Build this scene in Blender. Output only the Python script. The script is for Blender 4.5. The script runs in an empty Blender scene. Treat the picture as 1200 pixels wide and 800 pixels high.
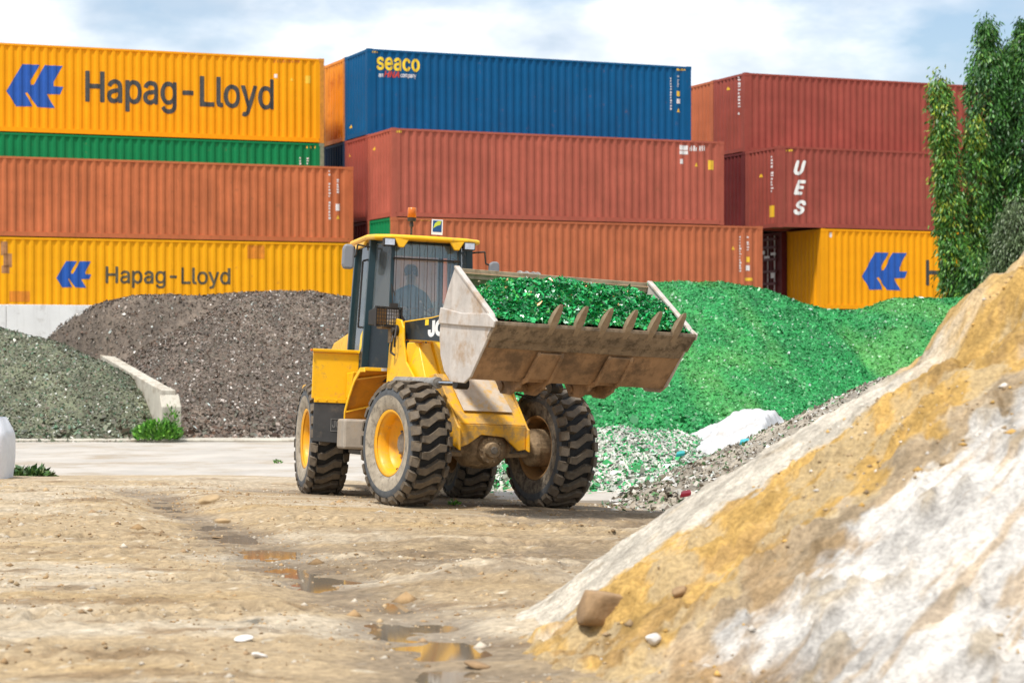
import bpy, bmesh, math, random
import numpy as np
from mathutils import Vector, Matrix
from mathutils.geometry import tessellate_polygon

# ------------------------------------------------------------------ scene, camera, world, sun
S = bpy.context.scene
COL = S.collection
EYE, FPX, HORIZ = 1.85, 2500.0, 410.0          # eye height, focal length in photo pixels, horizon row
cam_d = bpy.data.cameras.new('camera'); cam = bpy.data.objects.new('camera', cam_d); COL.objects.link(cam)
cam.location = (0, 0, EYE); cam.rotation_euler = (math.radians(90), 0, 0)
cam_d.sensor_width = 36.0; cam_d.lens = FPX / 1200 * 36.0; cam_d.shift_y = (HORIZ - 400) / 1200
cam_d.clip_start = 0.5; cam_d.clip_end = 3000
cam_d.dof.use_dof = True; cam_d.dof.focus_distance = 25.5; cam_d.dof.aperture_fstop = 2.6
S.camera = cam
SUN_EL, SUN_AZ = math.radians(64), math.radians(215)      # azimuth clockwise from +Y
w = bpy.data.worlds.new('World'); S.world = w; w.use_nodes = True
nt = w.node_tree; N = nt.nodes; LK = nt.links
for n in list(N): N.remove(n)
out = N.new('ShaderNodeOutputWorld'); bg = N.new('ShaderNodeBackground'); bg.inputs['Strength'].default_value = 0.10
sky = N.new('ShaderNodeTexSky'); sky.sky_type = 'NISHITA'; sky.sun_disc = False
sky.sun_elevation = SUN_EL; sky.sun_rotation = SUN_AZ; sky.air_density = 1.0; sky.dust_density = 1.6
tc = N.new('ShaderNodeTexCoord')
mp = N.new('ShaderNodeMapping'); mp.inputs['Scale'].default_value = (1, 1, 2.6); mp.inputs['Location'].default_value = (0.35, 0.1, 0.62)
n1 = N.new('ShaderNodeTexNoise'); n1.inputs['Scale'].default_value = 5.0; n1.inputs['Detail'].default_value = 10; n1.inputs['Roughness'].default_value = 0.56
r1 = N.new('ShaderNodeValToRGB'); r1.color_ramp.elements[0].position = 0.38; r1.color_ramp.elements[1].position = 0.52
mp2 = N.new('ShaderNodeMapping'); mp2.inputs['Scale'].default_value = (1, 1, 2.2); mp2.inputs['Location'].default_value = (2.0, 4.1, 1.9)
n2 = N.new('ShaderNodeTexNoise'); n2.inputs['Scale'].default_value = 11.0; n2.inputs['Detail'].default_value = 9; n2.inputs['Roughness'].default_value = 0.5
r2 = N.new('ShaderNodeValToRGB')
r2.color_ramp.elements[0].position = 0.40; r2.color_ramp.elements[0].color = (3.9, 4.6, 5.4, 1)
r2.color_ramp.elements[1].position = 0.64; r2.color_ramp.elements[1].color = (7.9, 8.0, 8.1, 1)
mix = N.new('ShaderNodeMixRGB')
LK.new(tc.outputs['Generated'], mp.inputs['Vector']); LK.new(mp.outputs[0], n1.inputs['Vector']); LK.new(n1.outputs['Fac'], r1.inputs[0])
LK.new(tc.outputs['Generated'], mp2.inputs['Vector']); LK.new(mp2.outputs[0], n2.inputs['Vector']); LK.new(n2.outputs['Fac'], r2.inputs[0])
LK.new(r1.outputs[0], mix.inputs[0]); LK.new(sky.outputs[0], mix.inputs[1]); LK.new(r2.outputs[0], mix.inputs[2])
LK.new(mix.outputs[0], bg.inputs['Color']); LK.new(bg.outputs[0], out.inputs['Surface'])
sl = bpy.data.lights.new('sun', 'SUN'); so = bpy.data.objects.new('sun', sl); COL.objects.link(so)
sl.energy = 2.8; sl.angle = math.radians(6.0); sl.color = (1.0, 0.96, 0.90)
sd = Vector((math.sin(SUN_AZ) * math.cos(SUN_EL), math.cos(SUN_AZ) * math.cos(SUN_EL), math.sin(SUN_EL)))
so.rotation_euler = sd.to_track_quat('Z', 'Y').to_euler()
S.view_settings.view_transform = 'Standard'; S.view_settings.look = 'None'
S.view_settings.exposure = 0.76; S.view_settings.gamma = 1.0; S.view_settings.use_curve_mapping = False
S.render.engine = 'CYCLES'
try:
    S.cycles.use_denoising = True; S.cycles.max_bounces = 8; S.cycles.transparent_max_bounces = 16
except Exception: pass

# ------------------------------------------------------------------ helpers
rng = np.random.default_rng(7); random.seed(7)
def P(u, v, Y): return Vector(((u - 600) / FPX * Y, Y, EYE + (HORIZ - v) / FPX * Y))
def tag(o, label=None, cat=None, group=None, kind=None):
    if label: o['label'] = label
    if cat: o['category'] = cat
    if group: o['group'] = group
    if kind: o['kind'] = kind
    return o
def empty(name, mat=None, parent=None):
    o = bpy.data.objects.new(name, None); COL.objects.link(o); o.empty_display_size = 0.2
    if mat is not None: o.matrix_world = mat
    if parent: o.parent = parent
    return o
def link(name, me, mats, parent=None, smooth=False, bevel=0):
    o = bpy.data.objects.new(name, me); COL.objects.link(o)
    if not isinstance(mats, (list, tuple)): mats = [mats]
    if not len(me.materials):
        for m in mats: me.materials.append(m)
    if parent: o.parent = parent
    if smooth: me.shade_smooth()
    if bevel:
        b = o.modifiers.new('Bevel', 'BEVEL'); b.width = bevel; b.segments = 2; b.limit_method = 'ANGLE'; b.angle_limit = math.radians(35)
    return o
class MB:
    def __init__(s): s.v = []; s.f = []; s.m = []
    def add(s, vs, fs, mi=0, T=None):
        k = len(s.v)
        for p in vs: s.v.append(tuple(T @ Vector(p)) if T is not None else tuple(p))
        for f in fs: s.f.append([i + k for i in f]); s.m.append(mi)
        return s
    def box(s, a, b, mi=0, T=None):
        x0, y0, z0 = a; x1, y1, z1 = b
        vs = [(x0,y0,z0),(x1,y0,z0),(x1,y1,z0),(x0,y1,z0),(x0,y0,z1),(x1,y0,z1),(x1,y1,z1),(x0,y1,z1)]
        return s.add(vs, [(0,3,2,1),(4,5,6,7),(0,1,5,4),(1,2,6,5),(2,3,7,6),(3,0,4,7)], mi, T)
    def hexa(s, vs, mi=0, T=None):
        return s.add(vs, [(0,3,2,1),(4,5,6,7),(0,1,5,4),(1,2,6,5),(2,3,7,6),(3,0,4,7)], mi, T)
    def prism(s, poly, y0, y1, mi=0, T=None, axis='y'):
        """poly of 2-D points; extruded along axis between y0 and y1"""
        def m(p, q):
            if axis == 'y': return (p[0], q, p[1])
            if axis == 'x': return (q, p[0], p[1])
            return (p[0], p[1], q)
        n = len(poly); vs = [m(p, y0) for p in poly] + [m(p, y1) for p in poly]
        fs = [tuple(range(n)), tuple(range(2*n-1, n-1, -1))] + [(i, i+n, (i+1) % n + n, (i+1) % n) for i in range(n)]
        return s.add(vs, fs, mi, T)
    def tube(s, p0, p1, r0, r1=None, n=12, mi=0, T=None, cap=True):
        r1 = r0 if r1 is None else r1
        p0, p1 = Vector(p0), Vector(p1); d = (p1 - p0).normalized()
        a = d.orthogonal().normalized(); b = d.cross(a)
        vs = []
        for p, r in ((p0, r0), (p1, r1)):
            for i in range(n):
                t = 2 * math.pi * i / n; vs.append(p + (a * math.cos(t) + b * math.sin(t)) * r)
        fs = [(i, (i+1) % n, (i+1) % n + n, i + n) for i in range(n)]
        if cap: fs += [tuple(range(n-1, -1, -1)), tuple(range(n, 2*n))]
        return s.add(vs, fs, mi, T)
    def path(s, pts, r, n=8, mi=0, T=None):
        for a, b in zip(pts, pts[1:]): s.tube(a, b, r, r, n, mi, T)
        return s
    def lathe(s, prof, n=32, mi=0, T=None, mis=None):
        """profile of (radius, y); revolved round the y axis"""
        vs = []
        for r, y in prof:
            for i in range(n):
                t = 2 * math.pi * i / n; vs.append((r * math.cos(t), y, r * math.sin(t)))
        k0 = len(s.v)
        for p in vs: s.v.append(tuple(T @ Vector(p)) if T is not None else p)
        for j in range(len(prof) - 1):
            for i in range(n):
                a, b = j * n + i, j * n + (i + 1) % n
                s.f.append([k0 + a, k0 + a + n, k0 + b + n, k0 + b]); s.m.append(mis[j] if mis else mi)
        return s
    def build(s, name, mats, parent=None, smooth=False, bevel=0, fix=True):
        me = bpy.data.meshes.new(name); me.from_pydata(s.v, [], s.f)
        if not isinstance(mats, (list, tuple)): mats = [mats]
        for m in mats: me.materials.append(m)
        me.polygons.foreach_set('material_index', s.m)
        if fix:
            bm = bmesh.new(); bm.from_mesh(me); bmesh.ops.recalc_face_normals(bm, faces=bm.faces); bm.to_mesh(me); bm.free()
        me.update()
        return link(name, me, mats, parent, smooth, bevel)
# value noise
def _h(ix, iy, s):
    n = (ix.astype(np.int64) * 374761393 + iy.astype(np.int64) * 668265263 + s * 1274126177) & 0xffffffff
    n = ((n ^ (n >> 13)) * 1274126177) & 0xffffffff
    return ((n ^ (n >> 16)) & 0xffff) / 65535.0
def vn(x, y, s=0):
    x = np.asarray(x, float); y = np.asarray(y, float)
    ix, iy = np.floor(x), np.floor(y); fx, fy = x - ix, y - iy
    fx = fx*fx*fx*(fx*(fx*6-15)+10); fy = fy*fy*fy*(fy*(fy*6-15)+10)
    a, b, c, d = _h(ix, iy, s), _h(ix+1, iy, s), _h(ix, iy+1, s), _h(ix+1, iy+1, s)
    return (a*(1-fx)+b*fx)*(1-fy)+(c*(1-fx)+d*fx)*fy
def fbm(x, y, o=4, s=0, g=0.5):
    t = 0; a = 1; w = 0
    for i in range(o):
        t = t + a * vn(x * 2**i + 17.3*i, y * 2**i - 9.1*i, s + i); w += a; a *= g
    return t / w - 0.5
def sst(a, b, x): t = np.clip((x - a) / (b - a), 0, 1); return t*t*(3-2*t)
def grid(name, xs, ys, Z, cols, mats, keep=None, parent=None, extra=None):
    """height field (+ extra shard polygons) as one mesh with a colour attribute"""
    nx, ny = len(xs), len(ys)
    X, Y = np.meshgrid(xs, ys)
    V = np.stack([X, Y, Z], -1).reshape(-1, 3)
    idx = np.arange(nx*ny).reshape(ny, nx)
    F = np.stack([idx[:-1,:-1], idx[:-1,1:], idx[1:,1:], idx[1:,:-1]], -1).reshape(-1, 4)
    if keep is not None:
        k = keep.reshape(-1); F = F[k[F].any(1)]
        used = np.zeros(len(V), bool); used[F.ravel()] = True
        remap = np.cumsum(used) - 1; F = remap[F]; V = V[used]; cols = cols.reshape(-1, 3)[used]
    C = cols.reshape(-1, 3); MI = np.zeros(len(F), np.int32)
    if extra is not None:
        EV, EF, EC = extra; MI = np.concatenate([MI, np.ones(len(EF), np.int32)])
        F = np.concatenate([F, EF + len(V)]); V = np.concatenate([V, EV]); C = np.concatenate([C, EC])
    return np_mesh(name, V, F, C, mats, MI, parent, smooth=True)
def np_mesh(name, V, F, C, mats, MI=None, parent=None, smooth=False):
    me = bpy.data.meshes.new(name); k = F.shape[1]
    me.vertices.add(len(V)); me.vertices.foreach_set('co', np.ascontiguousarray(V, np.float32).ravel())
    me.loops.add(F.size); me.loops.foreach_set('vertex_index', np.ascontiguousarray(F, np.int32).ravel())
    me.polygons.add(len(F)); me.polygons.foreach_set('loop_start', np.arange(0, F.size, k, dtype=np.int32))
    for m in (mats if isinstance(mats, (list, tuple)) else [mats]): me.materials.append(m)
    if MI is not None: me.polygons.foreach_set('material_index', MI)
    if smooth:
        sm = np.ones(len(F), bool)
        if MI is not None: sm = MI == 0
        me.polygons.foreach_set('use_smooth', sm)
    me.update(calc_edges=True)
    if C is not None:
        at = me.color_attributes.new('Col', 'FLOAT_COLOR', 'POINT')
        at.data.foreach_set('color', np.concatenate([C, np.ones((len(C), 1))], 1).astype(np.float32).ravel())
    o = bpy.data.objects.new(name, me); COL.objects.link(o)
    if parent: o.parent = parent
    return o
def shards(pos, nrm, size, cols, tilt=0.7, elong=1.6):
    n = len(pos)
    nn = nrm + rng.normal(0, tilt, (n, 3)); nn /= np.linalg.norm(nn, axis=1, keepdims=True)
    r = rng.normal(0, 1, (n, 3)); a = np.cross(nn, r); a /= np.linalg.norm(a, axis=1, keepdims=True); b = np.cross(nn, a)
    sz = size * rng.lognormal(0, 0.35, (n, 1))
    j = lambda: rng.uniform(0.55, 1.1, (n, 1))
    lift = nrm * sz * 0.35
    q = [pos + lift + a*sz*elong*j(), pos + lift + b*sz*j(), pos + lift - a*sz*elong*j(), pos + lift - b*sz*j()]
    V = np.stack(q, 1).reshape(-1, 3); F = np.arange(4*n).reshape(n, 4)
    return V, F, np.repeat(cols, 4, 0)
def lin(r, g, b):
    return tuple(((c/255)/12.92 if c/255 <= 0.04045 else ((c/255+0.055)/1.055)**2.4) for c in (r, g, b))

# ------------------------------------------------------------------ materials
MATS = {}
def mat(name, col, rough=0.5, metal=0.0, var=0.12, scale=6.0, bump=0.0, bscale=40.0, dirt=None, streak=0.0, attr=False, spec=0.5, coat=0.0, trans=0.0):
    """principled material with noise variation; dirt = (colour, amount 0..1, scale)"""
    if name in MATS: return MATS[name]
    m = bpy.data.materials.new(name); m.use_nodes = True; t = m.node_tree; nd, lk = t.nodes, t.links
    b = nd['Principled BSDF']; b.inputs['Roughness'].default_value = rough; b.inputs['Metallic'].default_value = metal
    b.inputs['Specular IOR Level'].default_value = spec; b.inputs['Coat Weight'].default_value = coat
    co = nd.new('ShaderNodeTexCoord')
    if attr:
        a = nd.new('ShaderNodeVertexColor'); a.layer_name = 'Col'; c = a.outputs['Color']
    else:
        a = nd.new('ShaderNodeRGB'); a.outputs[0].default_value = (*col, 1); c = a.outputs[0]
    def noise(sc, det=6, vec=None, ro=0.6):
        n = nd.new('ShaderNodeTexNoise'); n.inputs['Scale'].default_value = sc; n.inputs['Detail'].default_value = det; n.inputs['Roughness'].default_value = ro
        lk.new(vec or co.outputs['Object'], n.inputs['Vector']); return n.outputs['Fac']
    def mrange(v, a0, a1, b0, b1):
        n = nd.new('ShaderNodeMapRange'); n.inputs[1].default_value = a0; n.inputs[2].default_value = a1; n.inputs[3].default_value = b0; n.inputs[4].default_value = b1
        lk.new(v, n.inputs[0]); return n.outputs[0]
    def mixc(kind, f, c1, c2):
        n = nd.new('ShaderNodeMixRGB'); n.blend_type = kind
        if isinstance(f, float): n.inputs[0].default_value = f
        else: lk.new(f, n.inputs[0])
        for i, x in ((1, c1), (2, c2)):
            if isinstance(x, tuple): n.inputs[i].default_value = (*x, 1)
            else: lk.new(x, n.inputs[i])
        return n.outputs[0]
    if var:
        v = mrange(noise(scale), 0.3, 0.7, 1 - var, 1 + var)
        h = nd.new('ShaderNodeHueSaturation'); lk.new(c, h.inputs['Color']); lk.new(v, h.inputs['Value']); c = h.outputs[0]
    if streak:
        mm = nd.new('ShaderNodeMapping'); mm.inputs['Scale'].default_value = (5, 5, 0.35); lk.new(co.outputs['Object'], mm.inputs['Vector'])
        f = mrange(noise(1.5, 7, mm.outputs[0]), 0.52, 0.75, 0.0, streak)
        c = mixc('MIX', f, c, (0.10, 0.055, 0.03))
    if dirt:
        f = mrange(noise(dirt[2], 8, None, 0.7), 0.62 - dirt[1]*0.35, 0.72 - dirt[1]*0.22, 0.0, min(1.0, 0.35 + dirt[1]))
        c = mixc('MIX', f, c, tuple(dirt[0]))
        rr = nd.new('ShaderNodeMix'); lk.new(f, rr.inputs[0]); rr.inputs[2].default_value = rough; rr.inputs[3].default_value = 0.9; lk.new(rr.outputs[0], b.inputs['Roughness'])
    lk.new(c, b.inputs['Base Color'])
    if bump:
        bp = nd.new('ShaderNodeBump'); bp.inputs['Strength'].default_value = bump; bp.inputs['Distance'].default_value = 0.02
        lk.new(noise(bscale, 8), bp.inputs['Height']); lk.new(bp.outputs[0], b.inputs['Normal'])
    MATS[name] = m
    return m
MUD = (0.30, 0.215, 0.125)
M_yel = mat('loader_yellow', (0.86, 0.46, 0.003), 0.42, var=0.07, scale=3, dirt=((0.36, 0.22, 0.07), 0.2, 11), coat=0.1, bump=0.08, bscale=6)
M_yelm = mat('loader_yellow_muddy', (0.84, 0.42, 0.004), 0.5, var=0.12, scale=5, dirt=((0.38, 0.25, 0.11), 0.55, 5), bump=0.15)
M_worn = mat('worn_grey_paint', (0.50, 0.42, 0.33), 0.6, var=0.15, scale=8, dirt=((0.62, 0.34, 0.03), 0.35, 7), bump=0.15)
M_black = mat('black_panel', (0.010, 0.016, 0.020), 0.35, var=0.15, dirt=((0.09, 0.08, 0.06), 0.15, 8))
M_pill = mat('dark_teal_pillar', (0.008, 0.030, 0.038), 0.35, var=0.1)
M_dark = mat('dark_steel', (0.035, 0.030, 0.026), 0.6, 0.3, var=0.3, dirt=(MUD, 0.2, 9))
M_rub = mat('tyre_rubber', (0.014, 0.014, 0.014), 0.75, var=0.2, scale=12, dirt=((0.06, 0.05, 0.04), 0.15, 10), bump=0.3, bscale=50)
M_swal = mat('sidewall_rubber', (0.075, 0.080, 0.085), 0.8, var=0.25, scale=12, dirt=((0.16, 0.13, 0.10), 0.25, 9), bump=0.2)
M_rimd = mat('muddy_rim', (0.36, 0.19, 0.065), 0.8, var=0.3, scale=7, dirt=((0.12, 0.085, 0.05), 0.4, 7))
M_lug = mat('tread_lug', (0.115, 0.090, 0.064), 0.8, var=0.3, scale=9, dirt=((0.17, 0.13, 0.085), 0.45, 14), bump=0.3, bscale=60)
M_dust = mat('dusty_sidewall', (0.34, 0.29, 0.22), 0.9, var=0.25, scale=10, dirt=((0.09, 0.075, 0.06), 0.32, 12), bump=0.25, bscale=50)
M_mudw = mat('muddy_sidewall', (0.22, 0.18, 0.13), 0.9, var=0.3, scale=10, dirt=((0.045, 0.037, 0.03), 0.55, 11), bump=0.35, bscale=40)
M_rim = mat('rim_yellow', (0.78, 0.36, 0.006), 0.45, var=0.08, dirt=((0.45, 0.27, 0.08), 0.25, 10))
M_hub = mat('muddy_hub', (0.17, 0.145, 0.115), 0.85, var=0.3, scale=14, bump=0.4, bscale=40)
M_axle = mat('muddy_axle', (0.30, 0.21, 0.12), 0.85, var=0.4, scale=9, dirt=((0.12, 0.085, 0.05), 0.4, 8), bump=0.4, bscale=35)
M_buck = mat('bucket_brown_steel', (0.36, 0.215, 0.11), 0.65, 0.15, var=0.25, scale=4, streak=0.6, dirt=((0.13, 0.085, 0.05), 0.45, 3.0), bump=0.25, bscale=30)
M_buckp = mat('bucket_pale_plate', (0.52, 0.47, 0.42), 0.55, 0.1, var=0.16, scale=4, streak=0.25, dirt=((0.36, 0.24, 0.14), 0.40, 3), bump=0.2, bscale=12)
M_edge = mat('cutting_edge_steel', (0.27, 0.20, 0.13), 0.55, 0.3, var=0.3, scale=7, dirt=((0.07, 0.05, 0.03), 0.4, 9), bump=0.2)
M_tooth = mat('tooth_steel', (0.32, 0.235, 0.15), 0.6, 0.2, var=0.2, scale=15)
M_binn = mat('bucket_inner_steel', (0.37, 0.28, 0.18), 0.6, 0.2, var=0.25, scale=6, dirt=((0.2, 0.13, 0.07), 0.35, 7))
M_chrome = mat('chrome', (0.7, 0.7, 0.7), 0.15, 1.0, var=0)
M_ram = mat('ram_grey', (0.30, 0.28, 0.25), 0.5, 0.3, var=0.3, scale=8, dirt=((0.06, 0.05, 0.04), 0.3, 9))
M_grey = mat('mirror_grey', (0.20, 0.21, 0.23), 0.5, var=0.05)
M_flap = mat('mudflap_rubber', (0.050, 0.050, 0.050), 0.7, var=0.25, scale=4, dirt=((0.16, 0.13, 0.1), 0.2, 5))
M_white = mat('white_marking', (0.78, 0.77, 0.74), 0.5, var=0.05)
M_ydec = mat('yellow_marking', (0.85, 0.58, 0.02), 0.5, var=0.05)
M_beac = mat('amber_beacon', (0.62, 0.16, 0.015), 0.25, var=0.1)
M_lens = mat('lamp_lens', (0.62, 0.62, 0.66), 0.15, 0.6, var=0.15, scale=30)
M_shirt = mat('shirt_teal', (0.02, 0.09, 0.13), 0.8, var=0.1)
M_skin = mat('skin', (0.30, 0.16, 0.10), 0.6, var=0.05)
M_hair = mat('hair', (0.02, 0.016, 0.014), 0.7, var=0.1)
M_seat = mat('seat_fabric', (0.06, 0.06, 0.065), 0.9, var=0.1)
M_conc = mat('concrete', (0.43, 0.39, 0.34), 0.85, var=0.15, scale=0.9, dirt=((0.29, 0.22, 0.14), 0.35, 0.6), bump=0.2, bscale=12)
M_wall = mat('white_washed_wall', (0.80, 0.79, 0.76), 0.8, var=0.06, scale=1.2, streak=0.15, dirt=((0.33, 0.29, 0.24), 0.15, 2.5))
M_wallt = mat('weathered_concrete', (0.50, 0.46, 0.38), 0.85, var=0.15, scale=2, streak=0.5, dirt=((0.22, 0.16, 0.10), 0.3, 2.2), bump=0.2)
def glass(name, tint, milky, mcol, ior=1.6):
    m = bpy.data.materials.new(name); m.use_nodes = True; t = m.node_tree; nd, lk = t.nodes, t.links
    for n in list(nd): nd.remove(n)
    o = nd.new('ShaderNodeOutputMaterial'); tr = nd.new('ShaderNodeBsdfTransparent'); tr.inputs[0].default_value = (*tint, 1)
    gl = nd.new('ShaderNodeBsdfGlossy'); gl.inputs['Roughness'].default_value = 0.03
    df = nd.new('ShaderNodeBsdfDiffuse'); df.inputs[0].default_value = (*mcol, 1)
    fr = nd.new('ShaderNodeFresnel'); fr.inputs[0].default_value = ior
    m1 = nd.new('ShaderNodeMixShader'); m2 = nd.new('ShaderNodeMixShader')
    ns = nd.new('ShaderNodeTexNoise'); ns.inputs['Scale'].default_value = 3.0; ns.inputs['Detail'].default_value = 6
    mr = nd.new('ShaderNodeMapRange'); mr.inputs[3].default_value = milky*0.85; mr.inputs[4].default_value = milky*1.15
    lk.new(ns.outputs['Fac'], mr.inputs[0]); lk.new(mr.outputs[0], m1.inputs[0])
    lk.new(tr.outputs[0], m1.inputs[1]); lk.new(df.outputs[0], m1.inputs[2])
    lk.new(fr.outputs[0], m2.inputs[0]); lk.new(m1.outputs[0], m2.inputs[1]); lk.new(gl.outputs[0], m2.inputs[2]); lk.new(m2.outputs[0], o.inputs[0])
    return m
M_glass = glass('cab_glass', (0.92, 0.98, 0.98), 0.10, (0.72, 0.82, 0.84), 1.75)
M_glassd = glass('door_glass', (0.80, 0.94, 0.90), 0.07, (0.50, 0.62, 0.60), 1.6)

# ------------------------------------------------------------------ ground
CH = [(-0.1,-9.5),(-0.30,11.2),(-0.15,12.4),(-0.42,13.4),(-0.78,14.7),(-1.10,15.7),(-1.38,16.75),(-1.80,18.1),(-2.25,19.6),(-2.85,21.4),(-3.5,23.4),(-4.35,26.4),(-5.3,29.0)]
CH = np.array(CH)
def chan(x, y):
    """distance to the gully line"""
    d = np.full(np.broadcast(x, y).shape, 1e9)
    for (x0, y0), (x1, y1) in zip(CH[:-1], CH[1:]):
        t = np.clip(((x-x0)*(x1-x0)+(y-y0)*(y1-y0))/((x1-x0)**2+(y1-y0)**2), 0, 1)
        d = np.minimum(d, np.hypot(x-x0-t*(x1-x0), y-y0-t*(y1-y0)))
    return d
WATER = -0.034
def base_z(x, y):
    yy = np.clip(y - 25.2, 0, 3.6)
    wy = sst(19.5, 24.5, y) * (1 - sst(31, 36, y))
    return -0.0386*yy - 0.0355*(np.clip(x, -4.5, 2.5)+1.29)*wy
CONC = -0.155
def loader_win(x, y):
    a = np.hypot((x+1.0)/3.2, (y-27.0)/3.4); return 1 - sst(0.75, 1.15, a)
TRK = [((-7.5, 21.2), (5, 19.7)), ((-7.5, 23.3), (5, 22.0)), ((-1.0, 24.9), (2.6, 18.6)), ((0.6, 26.0), (4.2, 19.9)), ((-8, 15.6), (-0.4, 17.6)), ((-8, 13.5), (-0.9, 15.3)), ((-7.5, 26.6), (-2.9, 25.6))]
def tracks(x, y):
    """tyre prints pressed into the dirt"""
    t = np.zeros(np.broadcast(x, y).shape)
    for (x0, y0), (x1, y1) in TRK:
        L_ = math.hypot(x1-x0, y1-y0); a = ((x-x0)*(x1-x0)+(y-y0)*(y1-y0))/L_; d = (-(x-x0)*(y1-y0)+(y-y0)*(x1-x0))/L_ + 0.25*fbm(a*0.25, a*0.0+x0, 2, 5)
        m_ = (1-sst(0.22, 0.28, np.abs(d)))*sst(0, 0.8, a)*(1-sst(L_-0.8, L_, a))*sst(-0.22, 0.10, fbm(x*0.9, y*0.9, 3, 8))
        t = t + m_*(-0.026 + 0.028*np.clip(3*np.sin(a*2*math.pi/0.19 + np.abs(d)*9), -1, 1)) + 0.018*np.exp(-((np.abs(d)-0.31)/0.05)**2)*sst(0, 0.8, a)*(1-sst(L_-0.8, L_, a))
    return t
def ground_z(x, y):
    x = np.asarray(x, float); y = np.asarray(y, float)
    z = base_z(x, y)
    near = 1 - sst(29.5, 34, y + 3.5*fbm(x*0.35, y*0.6, 3, 5))
    far = 1 - loader_win(x, y)*0.85
    z = z + 0.022*near - 0.05*(1-near)*sst(28, 34, y)
    z = z + near*far*(0.035*fbm(x*0.5, y*0.5, 3, 11) + 0.022*fbm(x*0.9, y*2.6, 4, 12) + 0.040*fbm(x*3.0, y*4.0, 4, 13) + 0.040*fbm(x*9, y*10, 4, 14, 0.6))
    lump = sst(0.08, 0.28, fbm(x*0.8+3, y*1.1, 3, 15))
    z = z + near*far*lump*(0.015 + 0.13*fbm(x*5, y*6, 4, 16)) + near*far*tracks(x, y)
    z = z + 0.11*np.exp(-(((x-0.15)/0.9)**2+((y-17.4)/0.9)**2))*(1+1.2*fbm(x*4, y*4, 3, 18)) + 0.07*np.exp(-(((x+0.7)/0.5)**2+((y-20)/0.6)**2))
    d = chan(x, y) + 0.30*fbm(x*1.6, y*1.6, 3, 21)
    wdt = 0.06 + 0.14*vn(x*0.7, y*0.7, 22) + 0.55*(1-sst(12.4, 14.2, y))
    k = (1 - sst(wdt*0.4, wdt*0.4 + 0.80, d)) * (1 - sst(27.5, 29.5, y))
    z = z*(1-k) + (WATER + 0.000 + 0.075*fbm(x*2.6, y*2.2, 4, 23))*k
    k2 = np.exp(-(((x+0.25)/1.6)**2+((y-19.6)/0.9)**2)); z = z - 0.035*k2
    return z
def dens(a, b, s, far):
    core = np.arange(a, b, s); f1 = [b]; f0 = [a]; st = s
    while f1[-1] < far[1]: st *= 1.25; f1.append(f1[-1] + st)
    st = s
    while f0[-1] > far[0]: st *= 1.25; f0.append(f0[-1] - st)
    return np.concatenate([np.array(f0[:0:-1]), core, np.array(f1)])
xs = dens(-8.0, 4.0, 0.035, (-700, 700)); ys = dens(10.5, 30.0, 0.035, (-200, 1500))
X, Y = np.meshgrid(xs, ys)
GZ = ground_z(X, Y)
tan_, pale, brown, och, wetc = [np.array(c) for c in ((0.36, 0.275, 0.175), (0.46, 0.405, 0.33), (0.20, 0.135, 0.075), (0.37, 0.26, 0.13), (0.15, 0.12, 0.095))]
a1 = sst(-0.05, 0.22, fbm(X*0.5, Y*1.0, 4, 31) + 0.10*sst(-1, -6, X)); a2 = sst(0.10, 0.30, fbm(X*1.4, Y*2.6, 4, 32)); a3 = sst(0.0, 0.3, fbm(X*0.4, Y*1.4, 3, 33))
gc = tan_*(1-a1[..., None]*0.7) + pale*a1[..., None]*0.7
gc = gc*(1-a3[..., None]*0.6) + och*a3[..., None]*0.6
gc = gc*(1-a2[..., None]*0.8) + brown*a2[..., None]*0.8
sp = sst(0.24, 0.34, fbm(X*9, Y*11, 3, 35)); gc = gc*(1-sp[..., None]*0.6) + np.array((0.6, 0.55, 0.47))*sp[..., None]*0.6
mudc = np.exp(-(((X+0.15)/1.9)**2+((Y-18.6)/2.3)**2))*sst(-0.22, 0.08, fbm(X*2, Y*3, 4, 36)); gc = gc*(1-mudc[..., None]*0.85) + np.array((0.155, 0.115, 0.078))*mudc[..., None]*0.85
wet = 1 - sst(WATER + 0.005, WATER + 0.045, GZ); wet = wet*(1 - sst(28, 30, Y)); gc = gc*(1-wet[..., None]*0.6) + wetc*wet[..., None]*0.6
gpale = sst(29, 33, Y); gc = gc*(1-gpale[..., None]*0.5) + np.array((0.43, 0.36, 0.28))*gpale[..., None]*0.5
gc = gc*(0.97 + 0.42*fbm(X*25, Y*25, 2, 37) + 0.30*fbm(X*0.8, Y*5.0, 4, 38))[..., None]*np.array((1.0, 0.97, 0.90))
M_dirt = mat('dirt', (0, 0, 0), 0.9, var=0.28, scale=16, bump=0.9, bscale=32, attr=True, spec=0.25)
o = grid('ground', xs, ys, GZ, gc, [M_dirt]); tag(o, kind='structure')
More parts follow.
